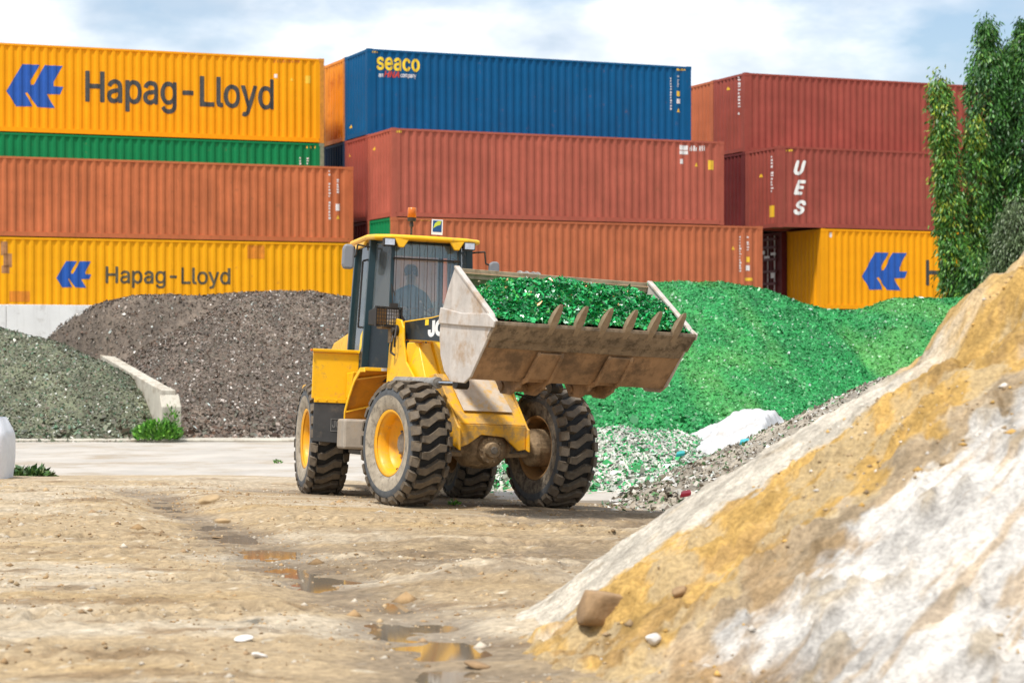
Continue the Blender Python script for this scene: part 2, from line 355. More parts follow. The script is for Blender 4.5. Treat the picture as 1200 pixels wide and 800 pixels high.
# standing water in the gully: a flat sheet that shows wherever the dirt dips below it
m = bpy.data.materials.new('puddle_water'); m.use_nodes = True; b = m.node_tree.nodes['Principled BSDF']
b.inputs['Base Color'].default_value = (0.16, 0.125, 0.085, 1); b.inputs['Roughness'].default_value = 0.05; b.inputs['IOR'].default_value = 1.33; b.inputs['Specular IOR Level'].default_value = 1.0
nz = m.node_tree.nodes.new('ShaderNodeTexNoise'); nz.inputs['Scale'].default_value = 6; bp = m.node_tree.nodes.new('ShaderNodeBump'); bp.inputs['Strength'].default_value = 0.03; bp.inputs['Distance'].default_value = 0.01
m.node_tree.links.new(nz.outputs['Fac'], bp.inputs['Height']); m.node_tree.links.new(bp.outputs[0], b.inputs['Normal'])
wv, wf = [], []
for i, (x, y) in enumerate(CH[1:-1]):
    hw = 0.9; wv += [(x-hw, y-0.02, WATER), (x+hw, y-0.02, WATER)]
    if i: wf.append((2*i-2, 2*i-1, 2*i+1, 2*i))
me = bpy.data.meshes.new('water'); me.from_pydata(wv, [], wf); tag(link('water', me, m), kind='structure')
# concrete yard behind the loader, kerb strip in front of the bays
mb = MB(); mb.box((-60, 28.5, CONC-0.2), (60, 66, CONC)); tag(mb.build('concrete_yard', M_conc), kind='structure')
mb = MB(); mb.box((-40, 46.6, CONC), (-1.5, 47.6, CONC+0.05)); tag(mb.build('kerb', M_wallt, bevel=0.02), kind='structure')

# ------------------------------------------------------------------ retaining wall and terrace behind the bays
TH = math.radians(22.0); LV = Vector((math.cos(TH), math.sin(TH), 0)); WV = Vector((-math.sin(TH), math.cos(TH), 0))
A0 = Vector((-5.28, 71.0, 0)); B0 = Vector((-3.91, 69.3, 0)); C0 = Vector((9.46, 75.8, 0))
T0 = Matrix.Translation(A0 - WV*4.2) @ Matrix.Rotation(TH, 4, 'Z')
wt = empty('retaining_wall', T0); tag(wt, 'whitewashed concrete retaining wall under the left yellow container', 'wall')
for i in range(14):
    x = -33 + i*3.0; mb = MB(); mb.box((x, 0, -0.4), (x+2.985, 0.3, 3.18 + 0.004*(i % 3))); mb.build('wall_panel', M_wall, wt, bevel=0.01)
M_pad = mat('terrace_ground', (0.25, 0.22, 0.18), 0.9)
mb = MB(); mb.box((-40, 0.32, -0.5), (-0.05, 40, 2.86)); o = mb.build('terrace', M_pad); o.matrix_world = T0; tag(o, kind='structure')
mb = MB(); mb.box((-0.04, 0.32, -0.5), (60, 40, 3.24)); o = mb.build('terrace', M_pad); o.matrix_world = T0; tag(o, kind='structure')
# divider wall between the two left bays: sloped top
D0 = Vector((-7.62, 47.4, 0)); DD = Vector((-0.36, 0.93, 0)).normalized()
TD = Matrix.Translation((D0.x, D0.y, CONC)) @ Matrix.Rotation(math.atan2(DD.y, DD.x), 4, 'Z')
dv = empty('divider_wall', TD); tag(dv, 'stained low concrete wall dividing the two left heaps', 'wall')
mb = MB(); mb.prism([(0, -0.3), (0, 1.12), (1.0, 1.2), (14.5, 2.6), (14.5, -0.3)], -0.15, 0.15); mb.build('wall_body', M_wallt, dv, bevel=0.02)
mb = MB(); mb.prism([(-0.25, -0.3), (-0.25, 0.75), (-0.02, 1.02), (-0.02, -0.3)], -0.22, 0.22); mb.build('end_pier', M_wallt, dv, bevel=0.02)

# ------------------------------------------------------------------ shipping containers
CW = 2.438; PITCH, DEP = 0.278, 0.036
PX0, PY = 0.16, 0.012        # corrugated field starts PX0 from the corner; outer flats lie PY behind the post face
def breaks(L):
    """x positions of the corrugation folds and their depth"""
    n = int((L - 2*PX0) / PITCH); m0 = (L - n*PITCH) / 2; pts = [(0.10, 0.0)]
    for i in range(n):
        x = m0 + i*PITCH
        pts += [(x + 0.035, 0.0), (x + 0.103, DEP), (x + 0.173, DEP), (x + 0.241, 0.0)]
    pts.append((L - 0.10, 0.0))
    return pts
_cm = {}
def corr(L, H):
    k = ('corr', round(L, 3), round(H, 3))
    if k not in _cm:
        p = breaks(L); v = []; f = []
        for x, d in p: v += [(x, PY + d, 0.14), (x, PY + d, H - 0.07)]
        for i in range(len(p)-1): f.append((2*i, 2*i+2, 2*i+3, 2*i+1))
        me = bpy.data.meshes.new('side_wall'); me.from_pydata(v, [], f); me.materials.append(None); me.update(); _cm[k] = me
    return _cm[k]
def boxmesh(key, a, b):
    if key not in _cm:
        mb = MB(); mb.box(a, b); me = bpy.data.meshes.new(key[0]); me.from_pydata(mb.v, [], mb.f); me.materials.append(None); me.update(); _cm[key] = me
    return _cm[key]
def slot(o, m): o.material_slots[0].link = 'OBJECT'; o.material_slots[0].material = m; return o
M_cast = mat('casting_steel', (0.22, 0.12, 0.07), 0.7, 0.2, var=0.3, scale=15)
def cpaint(name, col, streak=0.12, fade=0.1, rust=0.05):
    return mat(name, col, 0.62, var=fade, scale=0.8, streak=streak, dirt=((0.20, 0.085, 0.04), rust, 4), spec=0.15, bump=0.35, bscale=1.7)
K_yel = cpaint('yellow_paint', (0.86, 0.35, 0.004), 0.05, 0.06, 0.02)
K_yel2 = cpaint('yellow_paint_old', (0.86, 0.38, 0.006), 0.1, 0.08, 0.05)
K_org = cpaint('orange_red_paint', (0.52, 0.150, 0.058), 0.34, 0.16, 0.1)
K_org2 = cpaint('orange_brown_paint', (0.48, 0.140, 0.062), 0.32, 0.14, 0.1)
K_red = cpaint('dull_red_paint', (0.41, 0.105, 0.068), 0.32, 0.14, 0.09)
K_dred = cpaint('dark_red_paint', (0.315, 0.072, 0.052), 0.32, 0.16, 0.10)
K_blue = cpaint('blue_paint', (0.002, 0.088, 0.225), 0.10, 0.10, 0.04)
K_dblue = cpaint('navy_paint', (0.006, 0.03, 0.08), 0.08, 0.08, 0.01)
K_grn = cpaint('green_paint', (0.004, 0.205, 0.068), 0.1, 0.1, 0.03)
K_dor = cpaint('maroon_paint', (0.14, 0.022, 0.022), 0.2, 0.2, 0.1)
class Container: pass
def container(corner, th, z0, L, H, paint, label, group=None, endmat=None, posts=None, detail=True, roof_m=None):
    """corner = near-left bottom corner; x runs along the long side, y to the back"""
    T = Matrix.Translation((corner.x, corner.y, z0)) @ Matrix.Rotation(th, 4, 'Z')
    c = Container(); c.T = T; c.L = L; c.H = H; c.Ti = T.inverted(); c.paint = paint
    e = empty('shipping_container', T); c.o = e; tag(e, label, 'container', 'stacked shipping containers')
    em = endmat or paint; pm = posts or paint
    def put(name, me, m, loc=(0,0,0), rz=0):
        o = bpy.data.objects.new(name, me); COL.objects.link(o); slot(o, m); o.parent = e; o.location = loc; o.rotation_euler = (0, 0, rz); return o
    c.side = put('side_wall', corr(L, H), paint); put('side_wall', corr(L, H), paint, (L, CW, 0), math.pi)
    c.end = put('end_wall', corr(CW, H), em, (0, CW, 0), -math.pi/2)
    put('end_wall', corr(CW, H), em, (L, 0, 0), math.pi/2)
    put('roof', boxmesh(('roof', L), (0.05, 0.05, -0.06), (L-0.05, CW-0.05, -0.03)), roof_m or paint, (0, 0, H))
    put('floor', boxmesh(('floor', L), (0.05, 0.05, 0.10), (L-0.05, CW-0.05, 0.14)), M_cast)
    for y in (0.006, CW-0.066):
        put('bottom_rail', boxmesh(('bottom_rail', L), (0.18, 0, 0.02), (L-0.18, 0.06, 0.165)), paint, (0, y, 0))
        put('top_rail', boxmesh(('top_rail', L), (0.18, 0, -0.08), (L-0.18, 0.06, -0.012)), paint, (0, y, H))
    for x in (0.006, L-0.066):
        put('bottom_rail', boxmesh(('end_rail', 0), (0, 0.16, 0.02), (0.06, CW-0.16, 0.16)), em, (x, 0, 0))
        put('top_rail', boxmesh(('end_rail', 1), (0, 0.16, -0.10), (0.06, CW-0.16, -0.014)), em, (x, 0, H))
    for x in (0, L-0.15):
        for y in (0, CW-0.15):
            put('corner_post', boxmesh(('corner_post', round(H, 3)), (0.004, 0.004, 0.118), (0.146, 0.146, H-0.118)), pm, (x, y, 0))
    cast = boxmesh(('corner_casting',), (0, 0, 0), (0.178, 0.162, 0.118))
    for x in (-0.002, L-0.176):
        for y in (-0.002, CW-0.160):
            for z in (0.0, H-0.118):
                o = put('corner_casting', cast, pm if detail else M_cast, (x, y, z))
    return c
def px2face(c, u, v):
    """where the sight line through a photo pixel meets the long side: local (x, z)"""
    o = c.Ti @ Vector((0, 0, EYE)); d = c.Ti.to_3x3() @ Vector(((u-600)/FPX, 1, (HORIZ-v)/FPX)); t = (0.015 - o.y)/d.y; q = o + d*t; return q.x, q.z
def px2end(c, u, v):
    o = c.Ti @ Vector((0, 0, EYE)); d = c.Ti.to_3x3() @ Vector(((u-600)/FPX, 1, (HORIZ-v)/FPX)); t = (0.015 - o.x)/d.x; q = o + d*t; return q.y, q.z
def conform(c, bm, name, m, end=False):
    """lay flat artwork (x, z) on the corrugated wall: cut at the folds and push to the surface"""
    L = CW if end else c.L; br = breaks(L); xs_ = [v.co.x for v in bm.verts]
    if end:   # end wall profile runs from y = CW to 0
        br = [(CW - x, d) for x, d in br][::-1]
    lo, hi = min(xs_), max(xs_)
    for x, d in br:
        if lo < x < hi:
            bmesh.ops.bisect_plane(bm, geom=bm.verts[:] + bm.edges[:] + bm.faces[:], plane_co=(x, 0, 0), plane_no=(1, 0, 0), dist=1e-6)
    bx = [b_[0] for b_ in br]; bd = [b_[1] for b_ in br]
    for v in bm.verts:
        dep = PY + float(np.interp(v.co.x, bx, bd)) - 0.005 + v.co.y
        v.co = Vector((dep, v.co.x, v.co.z)) if end else Vector((v.co.x, dep, v.co.z))
    me = bpy.data.meshes.new(name); bm.to_mesh(me); bm.free()
    return link(name, me, m, c.o)
try: SANS = bpy.data.fonts.load(bpy.utils.system_resource('DATAFILES', path='fonts') + '/Inter.woff2')     # the sans that ships with Blender
except Exception: SANS = None
def textbm(body, bold=0.0, shear=0.0, spacing=1.0):
    cu = bpy.data.curves.new('t', 'FONT'); cu.body = body
    if SANS: cu.font = SANS
    cu.offset = bold; cu.shear = shear; cu.space_character = spacing; cu.resolution_u = 3
    ob = bpy.data.objects.new('t', cu); COL.objects.link(ob); dg = bpy.context.evaluated_depsgraph_get(); me = bpy.data.meshes.new_from_object(ob.evaluated_get(dg))
    bm = bmesh.new(); bm.from_mesh(me); bpy.data.objects.remove(ob); bpy.data.meshes.remove(me); bpy.data.curves.remove(cu)
    return bm
def fit(bm, x0, x1, z0, z1, sl=0.0):
    xs_ = [v.co.x for v in bm.verts]; ys_ = [v.co.y for v in bm.verts]; a, b_, c_, d = min(xs_), max(xs_), min(ys_), max(ys_)
    for v in bm.verts: v.co = Vector((x0 + (v.co.x-a)/(b_-a)*(x1-x0), 0, z0 + (v.co.y-c_)/(d-c_)*(z1-z0)))
    return bm
def boxpx(c, u0, v0, u1, v1, end=False):
    f = px2end if end else px2face
    um, vm = (u0+u1)/2, (v0+v1)/2
    xa, xb = f(c, u0, vm)[0], f(c, u1, vm)[0]; return xa, xb, f(c, um, v1)[1], f(c, um, v0)[1]
def lettering(c, body, box_, m, bold=0.02, shear=0.0, name='lettering', spacing=1.0, fat=0.0):
    """fat: stroke thickening in metres, as a few copies of the outline nudged apart"""
    x0, x1, z0, z1 = boxpx(c, *box_); bm = fit(textbm(body, bold, shear, spacing), x0+fat, x1-fat, z0+fat, z1-fat)
    if fat:
        geo = bm.verts[:] + bm.edges[:] + bm.faces[:]
        for i, (dx, dz) in enumerate(((1, 0), (-1, 0), (0, 1), (0, -1), (.7, .7), (-.7, .7), (.7, -.7), (-.7, -.7))):
            d = bmesh.ops.duplicate(bm, geom=geo); bmesh.ops.translate(bm, verts=[v for v in d['geom'] if isinstance(v, bmesh.types.BMVert)], vec=(dx*fat, -0.0006*(i+1), dz*fat))
    return conform(c, bm, name, m)
def polybm(polys):
    bm = bmesh.new()
    for p in polys:
        vs = [bm.verts.new((x, 0, z)) for x, z in p]
        for t in tessellate_polygon([[Vector((x, z, 0)) for x, z in p]]): bm.faces.new([vs[i] for i in t])
    return bm
HLP = [(242,435),(360,208),(488,208),(418,345),(422,375),(444,375),(525,208),(658,208),(590,345),(590,380),(662,382),(640,445),(540,448),(600,562),(470,558),(395,440),(380,445),(435,555),(315,560)]
def hl_logo(c, box_, m):
    x0, x1, z0, z1 = boxpx(c, *box_)
    return conform(c, polybm([[(x0+(x-242)/420*(x1-x0), z1-(y-208)/354*(z1-z0)) for x, y in HLP]]), 'emblem', m)
def rects(c, boxes, m, name='marking', end=False, joined=False):
    ps = []
    for b_ in boxes:
        x0, x1, z0, z1 = boxpx(c, *b_, end=end); ps.append([(x0, z0), (x1, z0), (x1, z1), (x0, z1)])
    if joined: o = conform(c, polybm(ps), name, m, end); o['kind'] = 'stuff'; return o
    for p in ps: conform(c, polybm([p]), name, m, end)
def glyphs(c, box_, m, n, vertical=False, end=False, seed=1, name='small_print'):
    """a line of lettering too small to read: irregular little strokes"""
    rs = random.Random(seed); u0, v0, u1, v1 = box_; bs = []
    for i in range(n):
        if rs.random() < 0.12: continue
        if vertical:
            a = v0 + (v1-v0)*i/n; h = (v1-v0)/n
            bs += [(u0, a, u1 - (u1-u0)*rs.choice((0, 0.2, 0.4)), a + h*rs.uniform(0.35, 0.8))]
        else:
            a = u0 + (u1-u0)*i/n; h = (u1-u0)/n
            bs += [(a, v0 + (v1-v0)*rs.choice((0, 0, 0.3)), a + h*rs.uniform(0.45, 0.8), v1)]
    return rects(c, bs, m, name, end, True)
def tri(c, u, v, s, m, end=False):
    f = px2end if end else px2face
    x, z = f(c, u, v); r = s * 75/FPX*0.6; w_ = r if not end else r*2.4
    r2_ = r
    return conform(c, polybm([[(x-w_, z-r2_), (x+w_, z-r2_), (x, z+r2_*1.1)]]), 'warning_triangle', m, end)
M_hlb = mat('emblem_blue', (0.006, 0.085, 0.40), 0.5, var=0.08, scale=3)
M_hlt = mat('lettering_grey', (0.045, 0.050, 0.050), 0.6, var=0.35, scale=14)
M_hlt2 = mat('lettering_worn', (0.085, 0.075, 0.045), 0.6, var=0.6, scale=10)
M_ylw = mat('sticker_yellow', (0.82, 0.50, 0.03), 0.5, var=0.08)
M_wht = mat('sticker_white', (0.74, 0.70, 0.68), 0.5, var=0.12, scale=9)
M_rdd = mat('lettering_red', (0.60, 0.05, 0.03), 0.5, var=0.1)
M_rst = mat('scraped_patch', (0.40, 0.19, 0.075), 0.8, var=0.3, scale=4)
M_rep = mat('repair_patch', (0.66, 0.215, 0.006), 0.6, var=0.15, scale=4)
THA = math.radians(21.0); LA = Vector((math.cos(THA), math.sin(THA), 0)); WA = Vector((-math.sin(THA), math.cos(THA), 0))
LEN = 12.192; HC = 2.896; RW = 2.47
THB = math.radians(22.5); LB = Vector((math.cos(THB), math.sin(THB), 0)); WB = Vector((-math.sin(THB), math.cos(THB), 0))
# left stacks, front row
cy = container(A0 - LA*LEN, THA, 2.875, LEN, 2.53, K_yel2, 'lowest yellow container with worn blue emblem, under the orange-red one at left')
hl_logo(cy, (66, 306, 107, 337), M_hlb); lettering(cy, 'Hapag-Lloyd', (124, 313, 270, 338), M_hlt2, 0.0, fat=0.013)
rects(cy, [(1, 283, 9, 299), (4, 297, 14, 313), (2, 311, 11, 320)], M_rst, 'scraped_patch'); rects(cy, [(11, 341, 35, 353.5), (290, 287.5, 310, 303)], M_rep, 'repair_patch')
co_ = container(A0 - LA*LEN, THA, 5.41, LEN, 2.53, K_org, 'orange-red container lying directly on the lowest yellow one at left')
glyphs(co_, (385.0, 200, 387.4, 258), M_wht, 16, True, seed=3); glyphs(co_, (394.5, 210, 397, 227), M_wht, 6, True, seed=4)
rects(co_, [(393.5, 239, 398.2, 247)], M_wht); tri(co_, 396, 254.5, 3.4, M_ylw)
# left stacks, second row
Q = A0 + WA*RW - LA*0.3
cg = container(Q - LA*LEN, THA, 6.035, LEN, HC, K_grn, 'green container showing as a strip below the large yellow one', posts=mat('pale_post', (0.20, 0.25, 0.16), 0.7, var=0.3, scale=9))
glyphs(cg, (351, 184.5, 353.2, 194), M_wht, 3, True, seed=5); glyphs(cg, (359.5, 185, 361.8, 194), M_wht, 3, True, seed=6); glyphs(cg, (359, 171.5, 371, 174), M_ylw, 5, seed=7)
ct = container(Q - LA*LEN, THA, 8.938, LEN, HC, K_yel, 'topmost left yellow container with large blue emblem and lettering', posts=mat('rusty_yellow_post', (0.62, 0.25, 0.02), 0.7, var=0.2, scale=6))
hl_logo(ct, (7.5, 76, 74, 126), M_hlb); lettering(ct, 'Hapag-Lloyd', (100, 88, 321, 134), M_hlt, 0.0, fat=0.024)
rects(ct, [(321.5, 87, 325, 91.5)], M_wht); tri(ct, 342, 93, 3.2, M_ylw); rects(ct, [(358, 89, 364, 98)], M_ylw); glyphs(ct, (321, 70.5, 352, 73.5), M_rep, 9, seed=8)
# middle stacks
cb2 = container(B0, THB, 3.275, 13.716, HC, K_org2, 'long orange-brown container with a green end, right behind the cab roof', endmat=K_grn)
tri(cb2, 859.5, 290.5, 3.4, M_ylw); glyphs(cb2, (866.8, 277, 869, 320), M_wht, 13, True, seed=9); glyphs(cb2, (875.5, 277, 878, 295), M_wht, 6, True, seed=10)
rects(cb2, [(875, 301, 878.5, 307)], M_ylw); rects(cb2, [(874.5, 311, 878.5, 317)], M_wht); rects(cb2, [(459.5, 265.5, 462.8, 273.5)], M_ylw); glyphs(cb2, (493, 256, 508, 258.5), M_ylw, 5, seed=11)
rects(cb2, [(873, 325.5, 882, 329)], M_ylw)
cb3 = container(B0, THB, 6.173, LEN, HC, K_red, 'dull red container at the middle, just under the blue one')
rects(cb3, [(796.5, 170.5, 806, 176), (796.5, 177, 806, 181), (797, 186.5, 800.5, 192)], M_wht); glyphs(cb3, (808, 171, 827, 177), M_wht, 8, seed=12); tri(cb3, 816, 193, 3.6, M_ylw); rects(cb3, [(830, 188, 836.5, 199)], M_ylw)
rects(cb3, [(836, 259, 838.5, 263)], M_wht); glyphs(cb3, (462, 153, 472, 155.5), M_ylw, 4, seed=13); tri(cb3, 438.5, 174, 3.0, M_ylw, end=True)
B2 = B0 + WB*RW
cb23 = container(B2, THB, 6.173, LEN, HC, K_dred, 'dark red container whose end shows behind the dull red one')
tri(cb23, 409.5, 182, 3.0, M_ylw, end=True)
cbl = container(B2, THB, 9.071, LEN, HC, K_blue, 'blue container on top of the middle stack with yellow name')
lettering(cbl, 'seaco', (441.5, 68, 492, 83.5), M_ydec, 0.0, spacing=1.04, fat=0.020)
lettering(cbl, 'an', (444, 86.5, 449, 90.5), M_wht, 0.02); lettering(cbl, 'HNA', (450, 83.5, 468, 91), M_rdd, 0.0, 0.3, fat=0.01); lettering(cbl, 'company', (469.5, 87, 488, 92.5), M_wht, 0.02)
glyphs(cbl, (785.2, 88, 787.4, 133), M_wht, 14, True, seed=14); glyphs(cbl, (793.6, 89, 795.8, 103), M_wht, 6, True, seed=15); rects(cbl, [(793, 107, 797, 113)], M_ylw); rects(cbl, [(793, 116, 797.4, 121.5)], M_wht); tri(cbl, 795, 129.5, 3.8, M_ylw)
glyphs(cbl, (433, 59.5, 444, 62), M_ylw, 4, seed=16); glyphs(cbl, (793, 80.5, 804, 83), M_ylw, 4, seed=17); tri(cbl, 411, 148.5, 2.8, M_ylw, end=True)
c = container(B2, THB, 3.275, LEN, HC, K_dor, 'maroon container end in the dark gap beside the cab roof')
B3 = B0 + WB*RW*2
c = container(B3, THB, 6.173, LEN, HC, K_dblue, 'navy container end deep in the gap between left and middle stacks')
cby = container(B3, THB, 9.071, LEN, HC, K_yel2, 'yellow container end squeezed between the blue and topmost left yellow ones', posts=mat('rusty_post', (0.50, 0.19, 0.035), 0.7, var=0.3, scale=6), endmat=mat('yellow_rusting_end', (0.78, 0.28, 0.006), 0.6, var=0.1, scale=0.8, streak=0.3, dirt=((0.45, 0.10, 0.01), 0.3, 1.2)))
# right stacks
c2 = container(C0 + LB*1.75, THB, 3.31, LEN, HC, K_yel, 'yellow container low at right, blue emblem above the green heap')
hl_logo(c2, (1010.5, 296, 1063, 340), M_hlb); lettering(c2, 'Hapag-Lloyd', (1085, 306.5, 1290, 344), M_hlt, 0.0, fat=0.024); rects(c2, [(972.5, 272.5, 975, 278)], M_wht)
cu_ = container(C0, THB, 6.208, LEN, HC, K_dred, 'dark red container at right with three slanted white letters')
for ch, v0 in (('U', 188.5), ('E', 211.5), ('S', 235)): lettering(cu_, ch, (930.5, v0-0.5, 944.5, v0+17), M_white, 0.0, 0.35, fat=0.035)
tri(cu_, 891.5, 206, 3.2, M_ylw, end=True); rects(cu_, [(901, 241, 907, 254.5)], M_ylw, end=True); glyphs(cu_, (903.5, 183, 905.5, 227), M_wht, 12, True, True, seed=18); glyphs(cu_, (921, 175, 933, 177.5), M_ylw, 4, seed=19)
C2 = C0 + WB*RW
c = container(C2, THB, 6.208, LEN, HC, K_dor, 'maroon container end in shadow left of the slanted letters')
c = container(C2, THB, 9.106, LEN, HC, K_dred, 'dark red container topmost of the right stack, against the sky')
tri(c, 853, 104, 3.2, M_ylw, end=True); glyphs(c, (865, 89, 867, 136), M_wht, 12, True, True, seed=20)
c = container(C2 + WB*RW, THB, 9.106, LEN, HC, K_org2, 'orange-brown container end beside the right edge of the blue one')
# door end between the orange-brown and the right yellow container
cd = container(C2 + LB*1.55, THB, 3.31, LEN, HC, K_dor, 'maroon container with lock rods, in the gap beside the right yellow one')
for y in (0.45, 0.95, 1.5, 2.0):
    mb = MB(); mb.tube((-0.05, y, 0.15), (-0.05, y, HC-0.12), 0.022, n=8); o = mb.build('lock_rod', M_wht, cd.o)
for z in (0.5, 0.95, 1.4, 1.85, 2.3, 2.6):
    mb = MB(); mb.box((-0.085, 0.3, z), (-0.028, 2.15, z+0.10)); mb.build('door_bar', mat('door_bar', (0.12, 0.03, 0.03), 0.7, var=0.4, scale=6), cd.o)
for y, z, a, b_ in ((0.3, 2.05, 0.35, 0.1), (0.75, 1.95, 0.4, 0.09), (0.35, 1.2, 0.3, 0.2), (1.1, 2.1, 0.3, 0.15)):
    mb = MB(); mb.box((-0.098, y, z), (-0.088, y+a, z+b_)); mb.build('door_label', M_wht, cd.o)

# ------------------------------------------------------------------ wheel loader
J = Vector((-1.17, 27.0)); A_R = math.radians(15.0); ART = math.radians(15.0)      # joint, rear heading, steering angle
gx, gy = -0.0355, -0.0386
nrm = Vector((-gx, -gy, 1)).normalized()
hx = Vector((math.sin(A_R), -math.cos(A_R), 0)); hx = (hx - nrm*hx.dot(nrm)).normalized(); ly = nrm.cross(hx)
LT = Matrix(((hx.x, ly.x, nrm.x, J.x), (hx.y, ly.y, nrm.y, J.y), (hx.z, ly.z, nrm.z, gx*(J.x+1.29)+gy*(J.y-25.2)), (0, 0, 0, 1)))
LO = empty('wheel_loader', LT)
tag(LO, 'yellow articulated wheel loader carrying green glass in its raised bucket', 'wheel loader')
FT = Matrix.Rotation(ART, 4, 'Z')          # front frame, turned about the joint
RT_ = Matrix.Identity(4)
R_TY, W_TY = 0.745, 0.50
def make_tyre():
    prof = [(0.375, -0.205), (0.40, -0.222), (0.48, -0.245), (0.565, -0.255), (0.625, -0.252), (0.655, -0.240), (0.675, -0.215), (0.686, -0.15), (0.690, 0), (0.686, 0.15), (0.675, 0.215), (0.655, 0.240), (0.625, 0.252), (0.565, 0.255), (0.48, 0.245), (0.40, 0.222), (0.375, 0.205)]
    mb = MB(); mb.lathe(prof, 72, mis=[0, 1, 1, 4, 4, 0, 0, 0, 0, 0, 0, 4, 4, 2, 2, 0])
    NP = 24
    def P3(y, t, r): return (r*math.cos(t), y, r*math.sin(t))
    def lug(poly, r_in, r_out, t0):
        # poly of (y, s) with s metres along the tread; top slightly smaller than the foot
        cy_ = sum(p[0] for p in poly)/len(poly); cs = sum(p[1] for p in poly)/len(poly)
        n = len(poly); vs = []
        for y, s_ in poly: vs.append(P3(y, t0 + s_/R_TY, r_in(y)))
        for y, s_ in poly: vs.append(P3(cy_+(y-cy_)*0.93, t0 + (cs+(s_-cs)*0.88)/R_TY, r_out(y)))
        mb.add(vs, [tuple(range(n-1, -1, -1)), tuple(range(n, 2*n))] + [(i, (i+1) % n, (i+1) % n+n, i+n) for i in range(n)], 3)
    ri = lambda y: 0.680 - 0.25*max(0, abs(y)-0.2); ro = lambda y: 0.748 - 0.10*y*y - 0.28*max(0, abs(y)-0.22)
    pt = 2*math.pi*R_TY/NP
    for k in range(NP):
        t0 = 2*math.pi*k/NP
        zig = [(-0.165, -0.105), (-0.075, -0.120), (0.0, -0.055), (0.07, 0.000), (0.165, 0.012), (0.170, 0.105), (0.075, 0.120), (0.0, 0.055), (-0.07, 0.000), (-0.165, -0.012)]
        lug([(y, s_*0.90) for y, s_ in zig], ri, ro, t0)
        for sgn, off in ((-1, 0.5), (1, 0.48)):
            so_ = pt*off + (0.035 if sgn > 0 else -0.035)
            p = [(sgn*0.172, so_-0.050), (sgn*0.20, so_-0.066), (sgn*0.262, so_-0.066), (sgn*0.262, so_+0.066), (sgn*0.20, so_+0.066), (sgn*0.172, so_+0.050)]
            lug(p, lambda y: 0.675 - 0.5*max(0, abs(y)-0.2), lambda y: 0.742 - 1.0*max(0, abs(y)-0.21), t0)
    return mb
def make_wheel(name, x, y, T, outer, muddy):
    """outer: sign of y that faces outwards"""
    M0 = T @ Matrix.Translation((x, y, R_TY)) @ Matrix.Rotation(random.uniform(0, 6), 4, 'Y')
    side_o, side_i = (M_mudw, M_mudw) if muddy else (M_dust, M_mudw)
    a, b_ = (side_i, side_o) if outer > 0 else (side_o, side_i)
    mb = make_tyre(); mb.v = [tuple(M0 @ Vector(p)) for p in mb.v]
    ty = mb.build('wheel', [M_rub, a, b_, M_lug, M_swal], LO)
    ty.data.polygons.foreach_set('use_smooth', [p.material_index != 3 for p in ty.data.polygons])
    rim_m = M_rim if not muddy else M_yelm
    s = outer
    mb = MB(); mb.lathe([(0.36, -0.20), (0.395, -0.222), (0.40, -0.21), (0.365, -0.19), (0.335, -0.16), (0.325, 0.0), (0.335, 0.16), (0.365, 0.19), (0.40, 0.21), (0.395, 0.222), (0.36, 0.20)][::-1], 48, T=M0, mis=[0]*5+[1]*5 if s > 0 else [1]*5+[0]*5)
    mb.build('rim', [rim_m, M_rimd], ty, smooth=True)
    mb = MB(); mb.lathe([(0.33, s*0.06), (0.30, 0.0), (0.20, -s*0.03), (0.0, -s*0.03)], 40, T=M0); mb.lathe([(0.33, s*0.03), (0.30, -s*0.03), (0.20, -s*0.06), (0.0, -s*0.06)], 40, mi=1, T=M0)
    mb.build('wheel_disc', [rim_m, M_rimd], ty, smooth=True)
    mb = MB(); mb.lathe([(0.17, -s*0.03), (0.17, s*0.0), (0.13, s*0.015), (0.12, s*0.05), (0.10, s*0.06), (0, s*0.06)], 28, T=M0)
    for i in range(12):
        t = i*math.pi/6; mb.tube(M0 @ Vector((0.18*math.cos(t), -s*0.03, 0.18*math.sin(t))), M0 @ Vector((0.18*math.cos(t), s*0.01, 0.18*math.sin(t))), 0.016, n=6)
    mb.build('hub', M_hub, ty)
    mb = MB(); mb.tube(M0 @ Vector((0.27, s*0.02, 0.09)), M0 @ Vector((0.29, s*0.10, 0.09)), 0.012, n=8); mb.build('valve', M_dark, ty)
for nm, x, y, T, s, md in (('w', 1.5, -1.0, FT, -1, False), ('w', 1.5, 1.0, FT, 1, False), ('w', -1.6, -1.0, RT_, -1, False), ('w', -1.6, 1.0, RT_, 1, False)):
    make_wheel(nm, x, y, T, s, md)
def part(name, m, fn, T=RT_, parent=None, bevel=0.008, smooth=False):
    mb = MB(); fn(mb); mb.v = [tuple(T @ Vector(p)) for p in mb.v]
    return mb.build(name, m, parent or LO, smooth, bevel)
# --- rear frame
part('rear_chassis', M_dark, lambda b: b.box((-2.9, -0.42, 0.55), (-0.12, 0.42, 1.12)))
part('rear_axle', M_axle, lambda b: (b.tube((-1.6, -0.8, R_TY), (-1.6, 0.8, R_TY), 0.13, n=16), b.lathe([(0.0, -0.3), (0.2, -0.26), (0.28, 0), (0.2, 0.26), (0.0, 0.3)], 20, T=Matrix.Translation((-1.6, 0, R_TY)))))
hood = part('engine_hood', M_yel, lambda b: b.prism([(-1.62, 1.05), (-1.62, 2.2), (-2.9, 2.08), (-3.35, 1.9), (-3.4, 1.05)], -0.66, 0.66), bevel=0.03)
part('exhaust_pipe', M_dark, lambda b: b.tube((-2.3, 0.35, 2.1), (-2.3, 0.35, 2.9), 0.05, n=12), parent=hood)
part('counterweight', M_yelm, lambda b: b.box((-3.7, -0.95, 0.6), (-3.3, 0.95, 1.5)), bevel=0.05)
